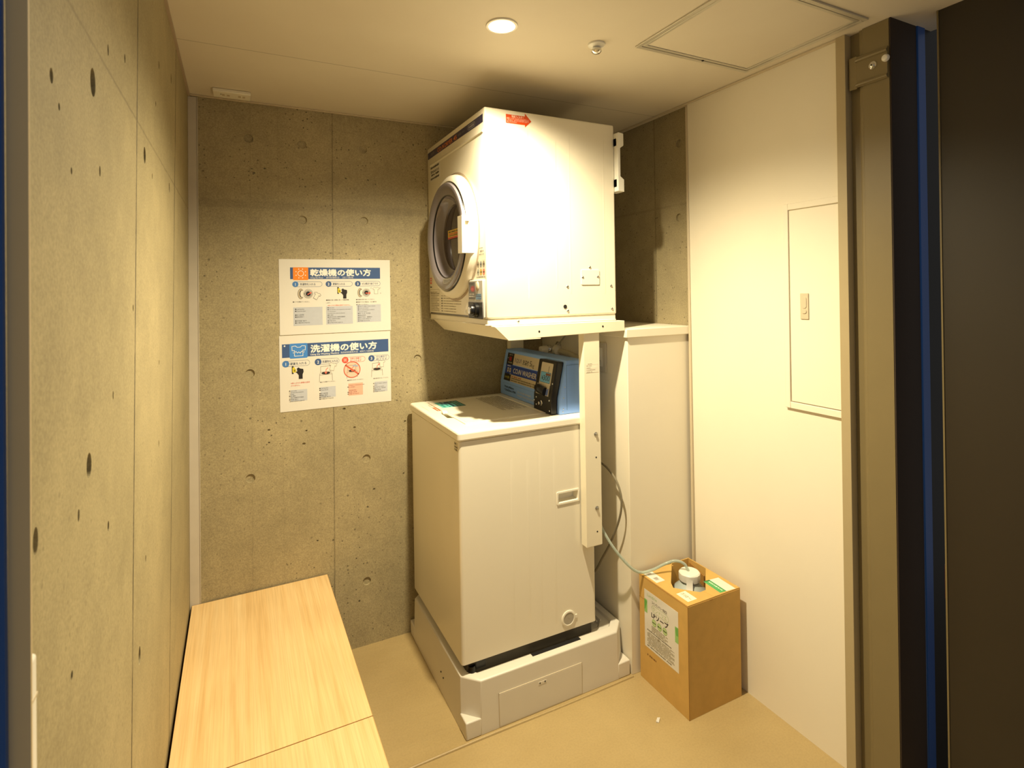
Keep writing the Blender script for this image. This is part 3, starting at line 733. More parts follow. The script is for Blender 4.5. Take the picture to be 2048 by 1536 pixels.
lines(d, .412, .662, .0255, ['■Insert coins', '■Dryer duration will correspond to the number', '　of coins inserted', '※Inserted coins cannot be refunded', '■投入硬币', '■运转时间与投入的硬币数量相符', '※已投入的硬币不可退还', '■동전을 넣는다', '■투입 매수에 따라 운전합니다'], .0046)
lines(d, .688, .652, .0255, ['■When "0" display, drying is complete', '■Remove your laundry', '■If the result of drying is insufficient,', '　repeat from step (1)', '■显示「0」时，烘干完毕', '■请取出洗衣物', '■若烘干不充分，请重复操作', '■제로 표시에서 종료됩니다', '■세탁물을 꺼내 주십시오'], .0045)
o = d.build('dryer_notice')
tag(o, 'upper laminated notice on the back wall with an orange sun icon in a blue banner', 'poster', 'laminated notices on the back wall')

# lower notice (washing machine)
d = Decal((0.141, YB - 0.0008, 0.9925), POSX, POSZ, PW, PH)
d.sheet('paper', 0.0006)
d.rect(.022, .112, .980, .290, NAVY, 1); d.ell(.044, .135, .0030, .0030, WHT, 3)
d.rrect(.085, .108, .238, .305, .005, (74, 138, 214), 2)
sh = [(.105, .145), (.135, .140), (.150, .160), (.175, .160), (.190, .140), (.220, .145), (.218, .200), (.198, .200), (.198, .275), (.126, .275), (.126, .200), (.106, .200)]
d.line(sh, .0019, WHT, 3, True)
d.line([(.112, .228), (.124, .232), (.140, .214), (.152, .236), (.163, .220), (.175, .238), (.186, .216), (.200, .232), (.212, .222)], .0019, WHT, 3)
d.heavy('洗濯機の使い方', .265, .232, .032, WHT, 3, .0014, width=.259)
d.text('Using the Washing Machine', .262, .277, .0098, WHT, 3, bold=0.012); d.text('洗衣机的使用方法', .530, .277, .0086, WHT, 3); d.text('세탁기 사용방법', .705, .277, .0086, WHT, 3)
for k, (u0, u1, s_, tt, cc_) in enumerate(((.022, .255, '1', ('硬貨を入れる',), NAVY), (.298, .515, '2', ('洗濯物を入れる',), NAVY), (.540, .755, '※', ('洗剤は自動で', '投入されます'), RED), (.785, .985, '3', ('ゼロ表示で', '終了です'), NAVY))):
    d.pill(u0 + .02, .335, u1, .408, .0010, cc_ if cc_ == RED else (90, 104, 130), 2)
    d.ell(u0 + .030, .372, .0128, .0128, cc_ if k == 2 else SBLUE if k == 0 else NAVY, 3)
    if k == 2:
        for a, b_ in ((1, 1), (1, -1)): d.line([(u0 + .030 - .0065 / PW, .372 - .0065 * b_ / PH), (u0 + .030 + .0065 / PW, .372 + .0065 * b_ / PH)], .0014, WHT, 4 + (b_ > 0) * .4)
        for a, b_ in ((1, 0), (-1, 0), (0, 1), (0, -1)): d.ell(u0 + .030 + a * .0062 / PW, .372 + b_ * .0062 / PH, .0012, .0012, WHT, 5, 10)
    else: d.heavy(s_, u0 + .030, .393, .0165, WHT, 4, .0003, align='C')
    if len(tt) == 1: d.text(tt[0], u0 + .066, .388, .0110, (70, 84, 110), 3, bold=0.006, width=.060)
    else:
        d.text(tt[0], u0 + .075, .368, .0085, cc_, 3, width=.045); d.text(tt[1], u0 + .075, .400, .0085, cc_, 3, width=.045)
hand(d, .150, .475, .040); washer_pic(d, .395, .515, .050); tshirt(d, .455, .450, .030, (150, 140, 118), 6, 0.25, fill=PALE, t=.0010)
d.ell(.632, .510, .0330, .0330, (246, 200, 178), 1); washer_pic(d, .632, .515, .042)
d.ring(.632, .510, .0335, .0030, (214, 96, 66), 6); d.line([(.570, .440), (.694, .580)], .0052, (214, 96, 66), 6); d.poly([(.640, .445), (.690, .455), (.684, .475), (.636, .466)], (170, 180, 200), 7)
washer_pic(d, .866, .515, .046, True); tshirt(d, .912, .455, .028, (140, 140, 136), 6, 0.0, fill=PALE, t=.0010)
for u in (.280, .527, .768): d.rect(u, .34, u + .0018, .90, (230, 222, 206), 1)
lines(d, .080, .640, .032, [('※投入された硬貨は返却', RED), ('　されません。', RED)], .0066)
lines(d, .345, .655, .03, ['■ふたを閉めてください。'], .0051); lines(d, .588, .660, .03, ['■洗剤を入れないでください。'], .0049); lines(d, .832, .665, .03, ['■洗濯物を取り出してください。'], .0044)
d.rect(.090, .722, .230, .872, (196, 200, 208), 1); d.rect(.345, .715, .480, .860, (196, 200, 208), 1); d.rect(.595, .700, .730, .868, (244, 184, 160), 1); d.rect(.840, .705, .965, .850, (196, 200, 208), 1)
lines(d, .076, .738, .023, ['■Insert coins', '※Inserted coins cannot be', '　refunded', '■投入硬币', '※已投入的硬币不可退还', '■동전을 넣는다', '※동전은 반환되지 않습니다'], .0050)
lines(d, .335, .738, .024, ['■Load laundry', '■Close the lid', None, '■放入洗衣物', '■请盖上盖子', '■세탁물을 넣는다', '■뚜껑을 닫아 주십시오'], .0056)
lines(d, .588, .730, .024, [('Detergent is automatically added', (90, 50, 40)), '■No detergent', None, ('洗衣液自动投入', (90, 50, 40)), '■请勿放入洗衣液', '■세제를 넣지 마십시오'], .0047)
lines(d, .828, .735, .023, ['■When "0" display, washing is', '　complete', '■Remove your laundry', '■显示「0」时，洗衣完毕', '■请取出洗衣物', '■세탁물을 꺼내 주십시오'], .0046)
o = d.build('washer_notice')
tag(o, 'lower laminated notice on the back wall with a blue shirt icon in its banner', 'poster', 'laminated notices on the back wall')

# ================================================================== COIN DRYER
DX, DY0, DY1, DZ0, DZ1, DXB = 0.724, 1.630, 2.228, 1.357, 2.049, 1.243
DC = (1.915, 1.650)
dry = thing('coin_dryer', 'cream front-loading coin dryer raised on a steel stand above the washer', 'tumble dryer', (0.984, 1.929, 1.3335))
w = MB()
holed(w, [(DY0, DZ0), (DY1, DZ0), (DY1, DZ1), (DY0, DZ1)], [(DC[0], DC[1], 0.190, 0.190, None)], lambda a, b, d: Vector((DX + d, a, b)), (-1, 0, 0), 0)
w.add([(DX, DY0, DZ0), (DX, DY1, DZ0), (DX, DY1, DZ1), (DX, DY0, DZ1), (DXB, DY0, DZ0), (DXB, DY1, DZ0), (DXB, DY1, DZ1), (DXB, DY0, DZ1)],
      [(0, 1, 5, 4), (3, 7, 6, 2), (0, 4, 7, 3), (1, 2, 6, 5), (4, 5, 6, 7)])
dry.location = (1.0094, 1.9788, 1.3305); dry.scale = (1.0258, 1.0258, 1.0258)  # whole dryer scaled up about the camera position, stand tray numbers likewise
bm_ = w.build('cabinet', M['cream'], dry, recalc=False)
me = bm_.data; bm = bmesh.new(); bm.from_mesh(me); bmesh.ops.remove_doubles(bm, verts=bm.verts[:], dist=1e-5); bmesh.ops.recalc_face_normals(bm, faces=bm.faces[:]); bm.to_mesh(me); bm.free()
bv = bm_.modifiers.new('edge_round', 'BEVEL'); bv.width = 0.006; bv.segments = 3; bv.limit_method = 'ANGLE'; bv.angle_limit = R(60)
w = MB()
for x, z0, z1 in ((0.881, 1.416, 1.99), (1.046, 1.430, 1.99), (1.192, 1.427, 1.998), (0.99, 1.45, 1.97)):
    w.hull([(x - .006, DY0 + .0002, z0), (x + .006, DY0 + .0002, z0), (x + .006, DY0 + .0002, z1), (x - .006, DY0 + .0002, z1)],
           [(x - .001, DY0 - .0007, z0 + .012), (x + .001, DY0 - .0007, z0 + .012), (x + .001, DY0 - .0007, z1 - .012), (x - .001, DY0 - .0007, z1 - .012)])
w.build('side_rib', M['cream'], dry)
w = MB(); w.box(0.727, 1.241, 1.634, 2.224, 1.3335, 1.357); w.box(0.7255, 1.2425, 1.632, 2.226, 1.3335, 1.339); w.build('base_ledge', M['cream'], dry, bevel=0.003)
w = MB(); w.hull([(DX + .001, 1.640, 1.965), (DX + .001, 2.190, 1.965), (DX + .001, 2.190, 1.980), (DX + .001, 1.640, 1.980)], [(DX - .003, 1.643, 1.970), (DX - .003, 2.187, 1.970), (DX - .003, 2.187, 1.973), (DX - .003, 1.643, 1.973)])
w.build('front_ridge', M['cream'], dry)
w = MB(); w.lathe([(0.1895, 0.0), (0.1895, 0.02), (0.236, 0.03), (0.236, 0.36), (0.02, 0.37)], (DX + .001, DC[0], DC[1]), (1, 0, 0), 56, cap1=True); w.build('drum', M['drum'], dry)

d = Decal((DX, 2.217, 2.0015), NEGY, POSZ, 0.576, 0.0265)
d.sheet((52, 50, 84), 0.0005)
d.text('ΛQUΛ', .065, .68, .0150, (150, 148, 160), 2, width=.047)
d.text('CO', .215, .86, .0230, (236, 130, 44), 2, bold=.012, width=.0435); d.text('i', .302, .86, .0230, (236, 130, 44), 2, bold=.02, shear=.35); d.text('N', .320, .86, .0230, (236, 130, 44), 2, bold=.012, width=.0165)
d.text('DRYER', .365, .86, .0230, (236, 130, 44), 2, bold=.012, width=.084); d.text('45', .530, .86, .0230, (236, 130, 44), 2, bold=.012, width=.034)
d.dash(.61, .52, .72, .009, (96, 94, 110), 2); d.pill(.775, .24, .885, .82, .0014, (190, 188, 196), 2); d.dash(.79, .53, .87, .008, (170, 168, 180), 2)
d.build('name_strip', dry, 'dark blue strip with orange lettering')
d = Decal((DX, 2.192, 1.902), NEGY, POSZ, 0.122, 0.066); d.sheet('paper', 0.0004)
d.dash(.08, .16, .92, .0085, BLK); d.text('☎042-601-0111', .06, .50, .0145, BLK, 2, bold=.01, width=.105); d.dash(.12, .62, .92, .009, BLK); d.dash(.06, .84, .92, .0085, BLK)
d.build('phone_sticker', dry, 'white sticker with black print')

door = None
w = MB(); w.lathe([(.2265, 0.0), (.2275, .010), (.2235, .022), (.2140, .030), (.2030, .033), (.1985, .030), (.1980, 0.0)], (DX, DC[0], DC[1]), (-1, 0, 0), 72, closed=True)
door = w.build('door', M['cream2'], dry)
w = MB(); w.lathe([(.236, 0.0005), (.236, .002), (.2285, .002), (.2285, 0.0005)], (DX, DC[0], DC[1]), (-1, 0, 0), 72, closed=True); w.build('door_gasket', M['pink_trim'], dry)
w = MB(); w.lathe([(.1980, .028), (.1978, .037), (.1940, .043), (.1850, .0445), (.1620, .0400), (.1525, .0345), (.1500, .0290)], (DX, DC[0], DC[1]), (-1, 0, 0), 64); w.build('window_rim', M['smoke'], door)
w = MB(); w.lathe([(.1990, .0325), (.1990, .0345), (.1972, .0375), (.1965, .0345)], (DX, DC[0], DC[1]), (-1, 0, 0), 64, closed=True); w.lathe([(.1530, .0350), (.1515, .0338), (.1500, .0300), (.1495, .0330)], (DX, DC[0], DC[1]), (-1, 0, 0), 64, closed=True); w.build('window_seal', M['black_plastic'], door)
w = MB(); w.lathe([(.1500, .0290), (.1460, .0200), (.1340, .0060), (.1220, .0010)], (DX, DC[0], DC[1]), (-1, 0, 0), 64); w.build('window_bowl', M['smoke'], door)
w = MB(); w.lathe([(.1220, .0010), (.1180, -.0030), (.002, -.0040)], (DX, DC[0], DC[1]), (-1, 0, 0), 64, cap1=True); w.build('window_glass', M['smoke_lens'], door)
d = Decal((DX - 0.001, 1.985, 1.647), NEGY, POSZ, 0.150, 0.033); d.sheet((232, 190, 40), 0.0004); d.rect(0, .80, 1, 1, (206, 60, 50), 1)
d.dash(.06, .22, .8, .006, BLK); d.dash(.06, .46, .9, .005, RED); d.dash(.06, .64, .9, .005, (120, 90, 30)); d.build('window_sticker', door, 'yellow and red caution sticker')
d = Decal((DX - 0.0415, 1.935, 1.476), NEGY, POSZ, 0.10, 0.020); d.rect(0, 0, .9, .9, (188, 186, 184), 1); d.dash(.1, .3, .8, .004, (90, 90, 100)); d.dash(.1, .6, .8, .004, (90, 90, 100)); d.build('rim_sticker', door, 'grey printed sticker')
# door handle with a grip slot
w = MB()
hx0, hx1, hy0, hy1, hz0, hz1 = 0.668, 0.712, 1.700, 1.739, 1.577, 1.702
sx0, sx1, sz0, sz1 = 0.679, 0.694, 1.600, 1.684
for a0, a1, c0, c1 in ((hx0, sx0, hz0, hz1), (sx1, hx1, hz0, hz1), (sx0, sx1, hz0, sz0), (sx0, sx1, sz1, hz1)): w.box(a0, a1, hy0, hy1, c0, c1)
w.box(sx0, sx1, hy0 + .010, hy1, sz0, sz1)
w.build('door_handle', M['cream2'], door)

# coin mechanism
w = MB(); w.box(0.7135, 0.7245, 1.640, 1.766, 1.360, 1.486); cm = w.build('coin_unit', M['silver'], dry, bevel=0.003)
w = MB(); w.box(0.7095, 0.7137, 1.636, 1.758, 1.357, 1.413); lp = w.build('lock_plate', M['grey_plastic'], cm, bevel=0.003)
w = MB(); w.lathe([(.0245, 0), (.0245, .010), (.022, .013), (.018, .013), (.018, .022), (.016, .025), (.0125, .025)], (0.7095, 1.686, 1.3855), (-1, 0, 0), 36, cap1=True, cap0=True); lk = w.build('lock', M['black_plastic'], lp)
w = MB(); w.lathe([(.0122, 0), (.0122, .0015), (.010, .0022)], (0.6845, 1.686, 1.3855), (-1, 0, 0), 24, cap1=True, cap0=True)
for a in range(3): w.cyl((0.682, 1.686 + .006 * math.cos(a * 2.1 + .5), 1.3855 + .006 * math.sin(a * 2.1 + .5)), (0.6820, 1.686 + .006 * math.cos(a * 2.1 + .5), 1.3855 + .006 * math.sin(a * 2.1 + .5) + .0001), .001, m=1, n=8)
w.build('key_face', M['chrome'] if False else [M['chrome'], M['hole']], lk)
d = Decal((0.7133, 1.762, 1.418), NEGY, POSZ, 0.116, 0.064)
d.rect(.03, .04, .50, .95, (92, 86, 78), 1); d.ell(.34, .40, .019, .0105, (150, 30, 36), 2); d.ell(.30, .42, .013, .005, (190, 60, 60), 3); d.dash(.06, .13, .45, .005, (40, 36, 34)); d.dash(.06, .68, .45, .004, (200, 196, 186)); d.dash(.06, .80, .45, .005, (214, 210, 200)); d.dash(.06, .90, .45, .004, (40, 36, 34))
d.rect(.56, .66, .95, .96, (120, 164, 200), 1); d.dash(.58, .70, .92, .003, (40, 60, 90)); d.dash(.60, .79, .94, .0055, (20, 40, 90)); d.dash(.60, .90, .94, .004, (60, 90, 130))
d.build('price_label', cm, 'dark label with a red mark and a small blue label')
w = MB(); w.sphere((0.7135, 1.683, 1.465), .004, .012, .0165, 20, 12); w.build('return_button', M['trim'], cm)

d = Decal((DX, 2.212, 1.357), NEGY, POSZ, 0.440, 0.150)
d.rect(0, .955, .95, .995, (74, 66, 60), 1)
for k in range(12): d.dash(.015, .40 + k * .045, .20 + (.05 if k % 3 else 0), .0032, (132, 116, 84), seed=k)
d.line([(.005, .33), (.26, .33), (.26, .43), (.005, .43)], .0008, (120, 104, 74), 2, True)
for k in range(7): d.dash(.31, .50 + k * .066, .345, .0055, (70, 58, 44), seed=k); d.dash(.37, .50 + k * .066, .80 - (.12 if k > 3 else 0), .0033, (132, 116, 84), seed=9 + k)
d.rect(.0, .0, .045, .17, (226, 90, 70), 1); d.dash(.004, .05, .042, .005, WHT); d.dash(.004, .11, .042, .005, WHT); d.dash(.0, .26, .05, .006, BLK)
d.text('45', .88, .92, .020, WHT, 3, bold=.02); d.dash(.82, .36, .90, .007, (90, 80, 60)); d.dash(.82, .42, .90, .006, (110, 98, 74))
d.build('instruction_print', dry, 'black printed instructions under the door')
d = Decal((DX, 1.714, 1.492), NEGY, POSZ, 0.078, 0.062); d.sheet('clear_film', .0003)
for k in range(6):
    d.ell(.20 + .30 * (k % 3), .26 + .42 * (k // 3), .0085, .0105, [(150, 140, 120), (140, 150, 150), (160, 146, 120), (170, 180, 170), (216, 180, 60), (226, 130, 96)][k], 1); d.dash(.12 + .30 * (k % 3), .26 + .42 * (k // 3), .29 + .30 * (k % 3), .006, (90, 80, 60))
d.dash(.05, .95, .95, .004, (90, 80, 60)); d.build('care_label', dry, 'small label of round laundry symbols')
d = Decal((DX, 1.700, 1.566), NEGY, POSZ, 0.055, 0.030); d.dash(.1, .15, .8, .004, BLK); d.dash(.1, .50, .9, .007, (90, 84, 74)); d.dash(.1, .85, .9, .004, BLK); d.build('model_label', dry)

# right side of the dryer
d = Decal((0.802, DY0 - .0001, 1.997), POSX, POSZ, 0.096, 0.047)
d.poly([(0, .22), (.74, .22), (.74, .0), (1, .53), (.74, 1), (.74, .84), (0, .84)], (214, 74, 16), 1)
d.text('背面フィルター', .22, .40, .0085, (255, 236, 214), 2, bold=.01, width=.046); d.text('背面フィルターのお手入れは必ず行って', .03, .54, .0062, (255, 226, 206), 2, width=.083); d.text('ください。ボックスを引き上げて', .03, .66, .0062, (255, 226, 206), 2, width=.083); d.text('外してください。', .03, .78, .0062, (255, 226, 206), 2, width=.038)
d.build('arrow_sticker', dry, 'orange arrow sticker with white print')
w = MB(); w.prism(rrect(1.089, 1.167, 1.465, 1.519, .004), XZ, DY0 - .0025, DY0 + .0005); w.build('cover_plate', M['cream'], dry, bevel=.0008)
scr = None
for x, z in ((1.127, 1.528), (1.095, 1.492), (1.160, 1.494), (1.032, 1.460), (1.032, 1.375), (1.219, 1.461), (1.222, 1.377), (0.838, 1.345)):
    if scr is None:
        w = MB(); yb_ = DY0 - (.0025 if 1.09 < x < 1.17 and z < 1.52 else 0)
        w.lathe([(.0048, -.002), (.0048, .0012), (.003, .0028), (.0012, .003)], (x, DY0, z), (0, -1, 0), 14, cap0=True, cap1=True); w.box(x - .003, x + .003, DY0 - .0033, DY0 - .0029, z - .0007, z + .0007, 1)
        scr = w.build('screw', [M['steel'], M['hole']], dry); sx_, sz_ = x, z
    else:
        c = scr.copy(); COL.objects.link(c); c.parent = dry; c.location = scr.location + Vector((x - sx_, -.0015 if 1.09 < x < 1.17 else (.004 if z < 1.35 else 0), z - sz_))
w = MB(); w.lathe([(.0068, 0), (.0068, .0016), (.005, .002)], (1.021, DY0, 1.390), (0, -1, 0), 20, cap0=True, cap1=True); w.build('grommet', M['hole'], dry)
w = MB()
ov = [(1.2432, 1.805), (1.270, 1.803), (1.270, 1.848), (1.254, 1.859), (1.254, 1.962), (1.269, 1.972), (1.269, 2.016), (1.246, 2.019), (1.2432, 2.016)]
w.prism(ov, XZ, 1.6085, 1.6165); w.box(1.2432, 1.2535, 1.6165, 2.18, 1.82, 2.0); w.prism([(1.2432, 1.805), (1.270, 1.803), (1.270, 1.848), (1.2432, 1.851)], XZ, 1.6165, 1.655); w.prism([(1.2432, 1.970), (1.269, 1.972), (1.269, 2.016), (1.2432, 2.018)], XZ, 1.6165, 1.655)
w.build('filter_box', M['white_plastic'], dry, bevel=.0015)

# ================================================================== STAND
st = thing('dryer_stand', 'cream sheet steel stand with two posts carrying the dryer over the washer', 'stand', (1.0, 1.93, 0.515))
w = MB(); w.prism([(0.757, 1.330), (1.2935, 1.330), (1.2935, 1.292), (0.806, 1.283)], XZ, 1.6495, 2.279)
w.build('tray', M['stand'], st, bevel=.0015)
w = MB(); w.box(0.808, 0.932, 1.6485, 1.652, 1.2815, 1.284); w.build('tray_lip', M['stand'], st)
def post(y_out, y_in, name):
    t = .0022; s_ = 1 if y_in > y_out else -1
    w = MB()
    pr = [(1.117, y_in), (1.117, y_out), (1.184, y_out), (1.184, y_in), (1.184 - t, y_in), (1.184 - t, y_out + s_ * t), (1.117 + t, y_out + s_ * t), (1.117 + t, y_in)]
    w.prism(pr, XY, 0.515, 1.290)
    return w.build(name, M['stand'], st)
p1 = post(1.660, 1.6945, 'near_post')
p2 = post(2.258, 2.2925, 'far_post')
w = MB(); w.box(1.118, 1.183, 1.661, 1.6935, 0.513, 0.5155); w.build('end_plate', M['stand'], p1)
bolt = None
for z in (0.920, 0.650):
    if bolt is None:
        w = MB(); w.lathe([(.0078, 0), (.0078, .0012)], (1.163, 1.6598, z), (0, -1, 0), 20, cap0=True, cap1=True); w.lathe([(.0055, .0012), (.0055, .005), (.004, .006)], (1.163, 1.6598, z), (0, -1, 0), 6, cap1=True)
        bolt = w.build('bolt', M['steel'], p1); bz = z
    else:
        c = bolt.copy(); COL.objects.link(c); c.parent = p1; c.location = Vector((0, 0, z - bz))
for z in (0.835, 0.564):
    w = MB(); w.cyl((1.163, 1.6596, z), (1.163, 1.662, z), .0030, n=14); w.build('bolt_hole', M['hole'], p1)
for x, z in ((0.927, 1.3065), (1.194, 1.3125)):
    w = MB(); w.cyl((x, 1.6488, z), (x, 1.653, z), .0036, n=14); w.build('screw_hole', M['hole'], st)
d = Decal((1.124, 1.6598, 1.146), POSX, POSZ, 0.054, 0.036)
d.rect(0, 0, 1, 1, (242, 234, 212), 0)
for k, (a, b_) in enumerate(((.15, .5), (.05, .45), (.05, .4), (.05, .75), (.05, .5))): d.dash(a, .12 + k * .2, b_, .0020, (120, 108, 88), seed=k)
for v in (.22, .60, .80): d.line([(.05, v), (.98, v)], .0004, (170, 160, 140), 2)
d.build('rating_label', p1, 'pale label with fine print')

# ================================================================== WASHER
wa = thing('coin_washer', 'cream top-loading coin washer with a sky blue control unit under the dryer', 'washing machine', (0.912, 1.976, 0.155))
WX0, WX1, WY0, WY1, WZ0, WZ1 = 0.645, 1.180, 1.700, 2.252, 0.213, 0.951
w = MB()
r = .010
pr = rrect(WX0, WX1, WY0, WY1, r, 5)
n = len(pr)
# drop the flat near side (between the last corner point and the first) and rebuild it around the grip opening
bot = [XY(p, q, WZ0) for p, q in pr]; top = [XY(p, q, WZ1) for p, q in pr]
w.add(bot + top, [(i, i + 1, n + i + 1, n + i) for i in range(n - 1)] + [tuple(range(n))[::-1], tuple(range(n, 2 * n))])
fx0, fx1 = WX0 + r, WX1 - r
gx0, gx1, gz0, gz1 = 1.022, 1.106, 0.680, 0.714
for a0, a1, c0, c1 in ((fx0, gx0, WZ0, WZ1), (gx1, fx1, WZ0, WZ1), (gx0, gx1, WZ0, gz0), (gx0, gx1, gz1, WZ1)):
    w.add([(a0, WY0, c0), (a1, WY0, c0), (a1, WY0, c1), (a0, WY0, c1)], [(0, 1, 2, 3)])
w.build('cabinet', M['cream'], wa, recalc=False)
w = MB()
for x, z0, z1 in ((0.838, 0.275, 0.87), (0.950, 0.262, 0.885), (1.008, 0.248, 0.885), (0.90, 0.30, 0.86)):
    w.hull([(x - .007, WY0 + .0002, z0), (x + .007, WY0 + .0002, z0), (x + .007, WY0 + .0002, z1), (x - .007, WY0 + .0002, z1)],
           [(x - .001, WY0 - .0004, z0 + .012), (x + .001, WY0 - .0004, z0 + .012), (x + .001, WY0 - .0004, z1 - .012), (x - .001, WY0 - .0004, z1 - .012)])
w.build('side_rib', M['cream'], wa)
w = MB()
ring_o = rrect(gx0 - .006, gx1 + .006, gz0 - .006, gz1 + .006, .004); ring_i = rrect(gx0, gx1, gz0, gz1, .003)
w.loop_strip([[XZ(p, q, WY0) for p, q in ring_o], [XZ(p, q, WY0 - .003) for p, q in ring_o], [XZ(p, q, WY0 - .003) for p, q in ring_i], [XZ(p, q, WY0 + .024) for p, q in rrect(gx0 + .004, gx1 - .004, gz0 + .004, gz1 - .002, .003)]], cap1=True)
w.build('carry_grip', M['cream2'], wa)
w = MB(); w.lathe([(.0290, 0), (.0290, .0030), (.0265, .0042), (.0225, .0042), (.0215, .0030)], (1.058, WY0, 0.256), (0, -1, 0), 40, cap0=True); w.lathe([(.0215, .0028), (.001, .0028)], (1.058, WY0, 0.256), (0, -1, 0), 40, m=1); w.box(1.086, 1.094, WY0 - .003, WY0, .250, .262)
w.build('drain_cap', [M['cream2'], ink((176, 170, 156))], wa)
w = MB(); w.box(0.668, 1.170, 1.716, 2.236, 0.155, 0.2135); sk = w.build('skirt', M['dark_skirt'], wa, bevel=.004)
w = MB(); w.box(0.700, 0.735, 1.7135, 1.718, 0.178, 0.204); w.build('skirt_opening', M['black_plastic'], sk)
for x, y in ((0.685, 1.716), (1.150, 1.735), (0.685, 2.21), (1.150, 2.21)):
    w = MB(); w.lathe([(.018, 0), (.020, .006), (.016, .012), (.012, .045)], (x, y, 0.150), (0, 0, 1), 20, cap0=True, cap1=True); w.build('foot', M['black_plastic'], wa)
w = MB(); w.prism(rrect(0.640, 1.186, 1.693, 2.259, .012, 5), XY, 0.9525, 0.9835); tf = w.build('top_frame', M['cream2'], wa, bevel=.007, seg=3)
w = MB(); w.prism(rrect(0.706, 1.036, 1.792, 2.214, .014, 5), XY, 0.982, 0.9868)
lid = w.build('lid', M['cream2'], wa, bevel=.003)
w = MB()
li = rrect(0.720, 1.026, 1.803, 2.204, .010, 5); lo_ = rrect(0.715, 1.031, 1.798, 2.209, .012, 5)
w.loop_strip([[XY(p, q, .9866) for p, q in lo_], [XY(p, q, .9880) for p, q in lo_], [XY(p, q, .9880) for p, q in li], [XY(p, q, .9866) for p, q in li]], closed=True)
w.build('lid_rim', M['cream2'], lid)
w = MB(); w.hull([(.684, 1.915, .9836), (.704, 1.905, .9836), (.704, 1.995, .9836), (.688, 2.000, .9836)], [(.688, 1.922, .9840), (.703, 1.915, .9840), (.703, 1.990, .9840), (.690, 1.992, .9840)]); w.build('grip_hollow_shade', ink((96, 86, 52)), lid)  # flat dark patch painting the shade of the lid's grip hollow
w = MB(); w.prism([(1.985, .9838), (2.005, .9838), (2.012, .990), (2.005, .994), (1.990, .9905)], lambda p, q, a: Vector((a, p, q)), .692, .712); w.build('grip_tab', M['cream2'], lid, bevel=.001)
w = MB(); w.box(.7045, .7062, 1.794, 1.915, .9836, .9842); w.box(.7045, .7062, 2.0, 2.212, .9836, .9842); w.build('lid_gap', ink((150, 128, 82)), lid)
d = Decal((0.722, 2.186, 0.9868), NEGY, POSX, 0.112, 0.099); d.sheet((110, 206, 196), .0003)
d.rect(0, .0, 1, .55, (28, 78, 92), 1); d.rect(.0, .55, .42, .80, (30, 66, 120), 1)
for v in (.10, .24, .38): d.dash(.08, v, .92, .011, (110, 206, 196), seed=3)
d.dash(.05, .68, .38, .012, (150, 220, 214)); d.dash(.5, .66, .95, .010, (30, 110, 110)); d.dash(.5, .86, .95, .010, (40, 140, 136)); d.build('lid_sticker', lid, 'teal printed sticker')
d = Decal((0.905, 2.198, 0.9868), NEGY, POSX, 0.290, 0.115)
for k in range(13): d.dash(.02 + .03 * (k % 3), .05 + k * .073, .98 - .12 * (k % 4 == 2), .0042, (128, 114, 84), seed=k)
d.build('lid_print', lid, 'fine printed instructions')
d = Decal((0.660, 2.165, 0.9836), NEGY, POSX, 0.120, 0.045); d.line([(0, .02), (.95, .02), (.95, .30), (0, .30)], .0012, (236, 120, 40), 1, True); d.rect(.42, .0, .98, .32, (238, 110, 30), 1); d.dash(.45, .16, .95, .005, WHT); d.line([(0, .95), (.9, .95)], .0008, (190, 170, 130), 1)
d.build('frame_sticker', tf, 'orange edged warning strip')
d = Decal((WX0, 1.742, 0.916), NEGY, POSZ, 0.032, 0.030); d.sheet((206, 196, 170), .0003); d.dash(.05, .2, .6, .005, BLK); d.dash(.1, .55, .95, .006, (90, 80, 66)); d.dash(.1, .85, .9, .005, BLK); d.build('corner_sticker', wa, 'small grey printed sticker')

# control unit
cpr = [(1.0615, 0.9836), (1.0625, 1.042), (1.0935, 1.1835), (1.172, 1.1835), (1.184, 1.150), (1.184, 0.9836)]
w = MB(); w.prism(cpr, XZ, 1.7445, 2.2575); cu_ = w.build('control_unit', M['blue'], wa, bevel=.005, seg=3)
sl = Vector((1.0935 - 1.0625, 0, 1.1835 - 1.042)); sl_n = sl.normalized()
def on_slant(y, f): return Vector((1.0625, y, 1.042)) + sl * f
d = Decal(on_slant(2.226, .04), NEGY, sl_n, 0.36, sl.length * .88)
CRM, DBL, INKB = (206, 194, 168), (30, 64, 156), (24, 22, 24)
d.rect(.175, .02, 1, .40, CRM, 1); d.rect(0, .02, .175, .42, INKB, 1); d.rect(0, .42, 1, .74, DBL, 1); d.rect(0, .74, .175, .98, INKB, 1); d.rect(.175, .74, 1, .98, (196, 182, 150), 1)
d.rect(.058, .15, .118, .29, (170, 24, 34), 2); d.dash(.045, .08, .15, .006, (170, 160, 140)); d.dash(.012, .20, .045, .006, (170, 160, 140)); d.dash(.04, .35, .15, .006, (170, 160, 140))
d.text('ΛQUΛ', .205, .30, .0250, (40, 44, 110), 2, bold=.004, width=.066); d.text('洗濯機', .415, .31, .0215, (40, 38, 40), 2, bold=.012, width=.056); d.text('5', .590, .32, .0320, (40, 38, 40), 2, width=.016); d.text('kg', .640, .34, .0230, (40, 38, 40), 2, width=.022)
d.dash(.04, .465, .13, .005, (220, 220, 230))
for u in (.055, .115): d.rrect(u, .53, u + .036, .68, .002, (206, 200, 184), 2); d.dash(u + .008, .60, u + .030, .008, (150, 110, 40), 3)
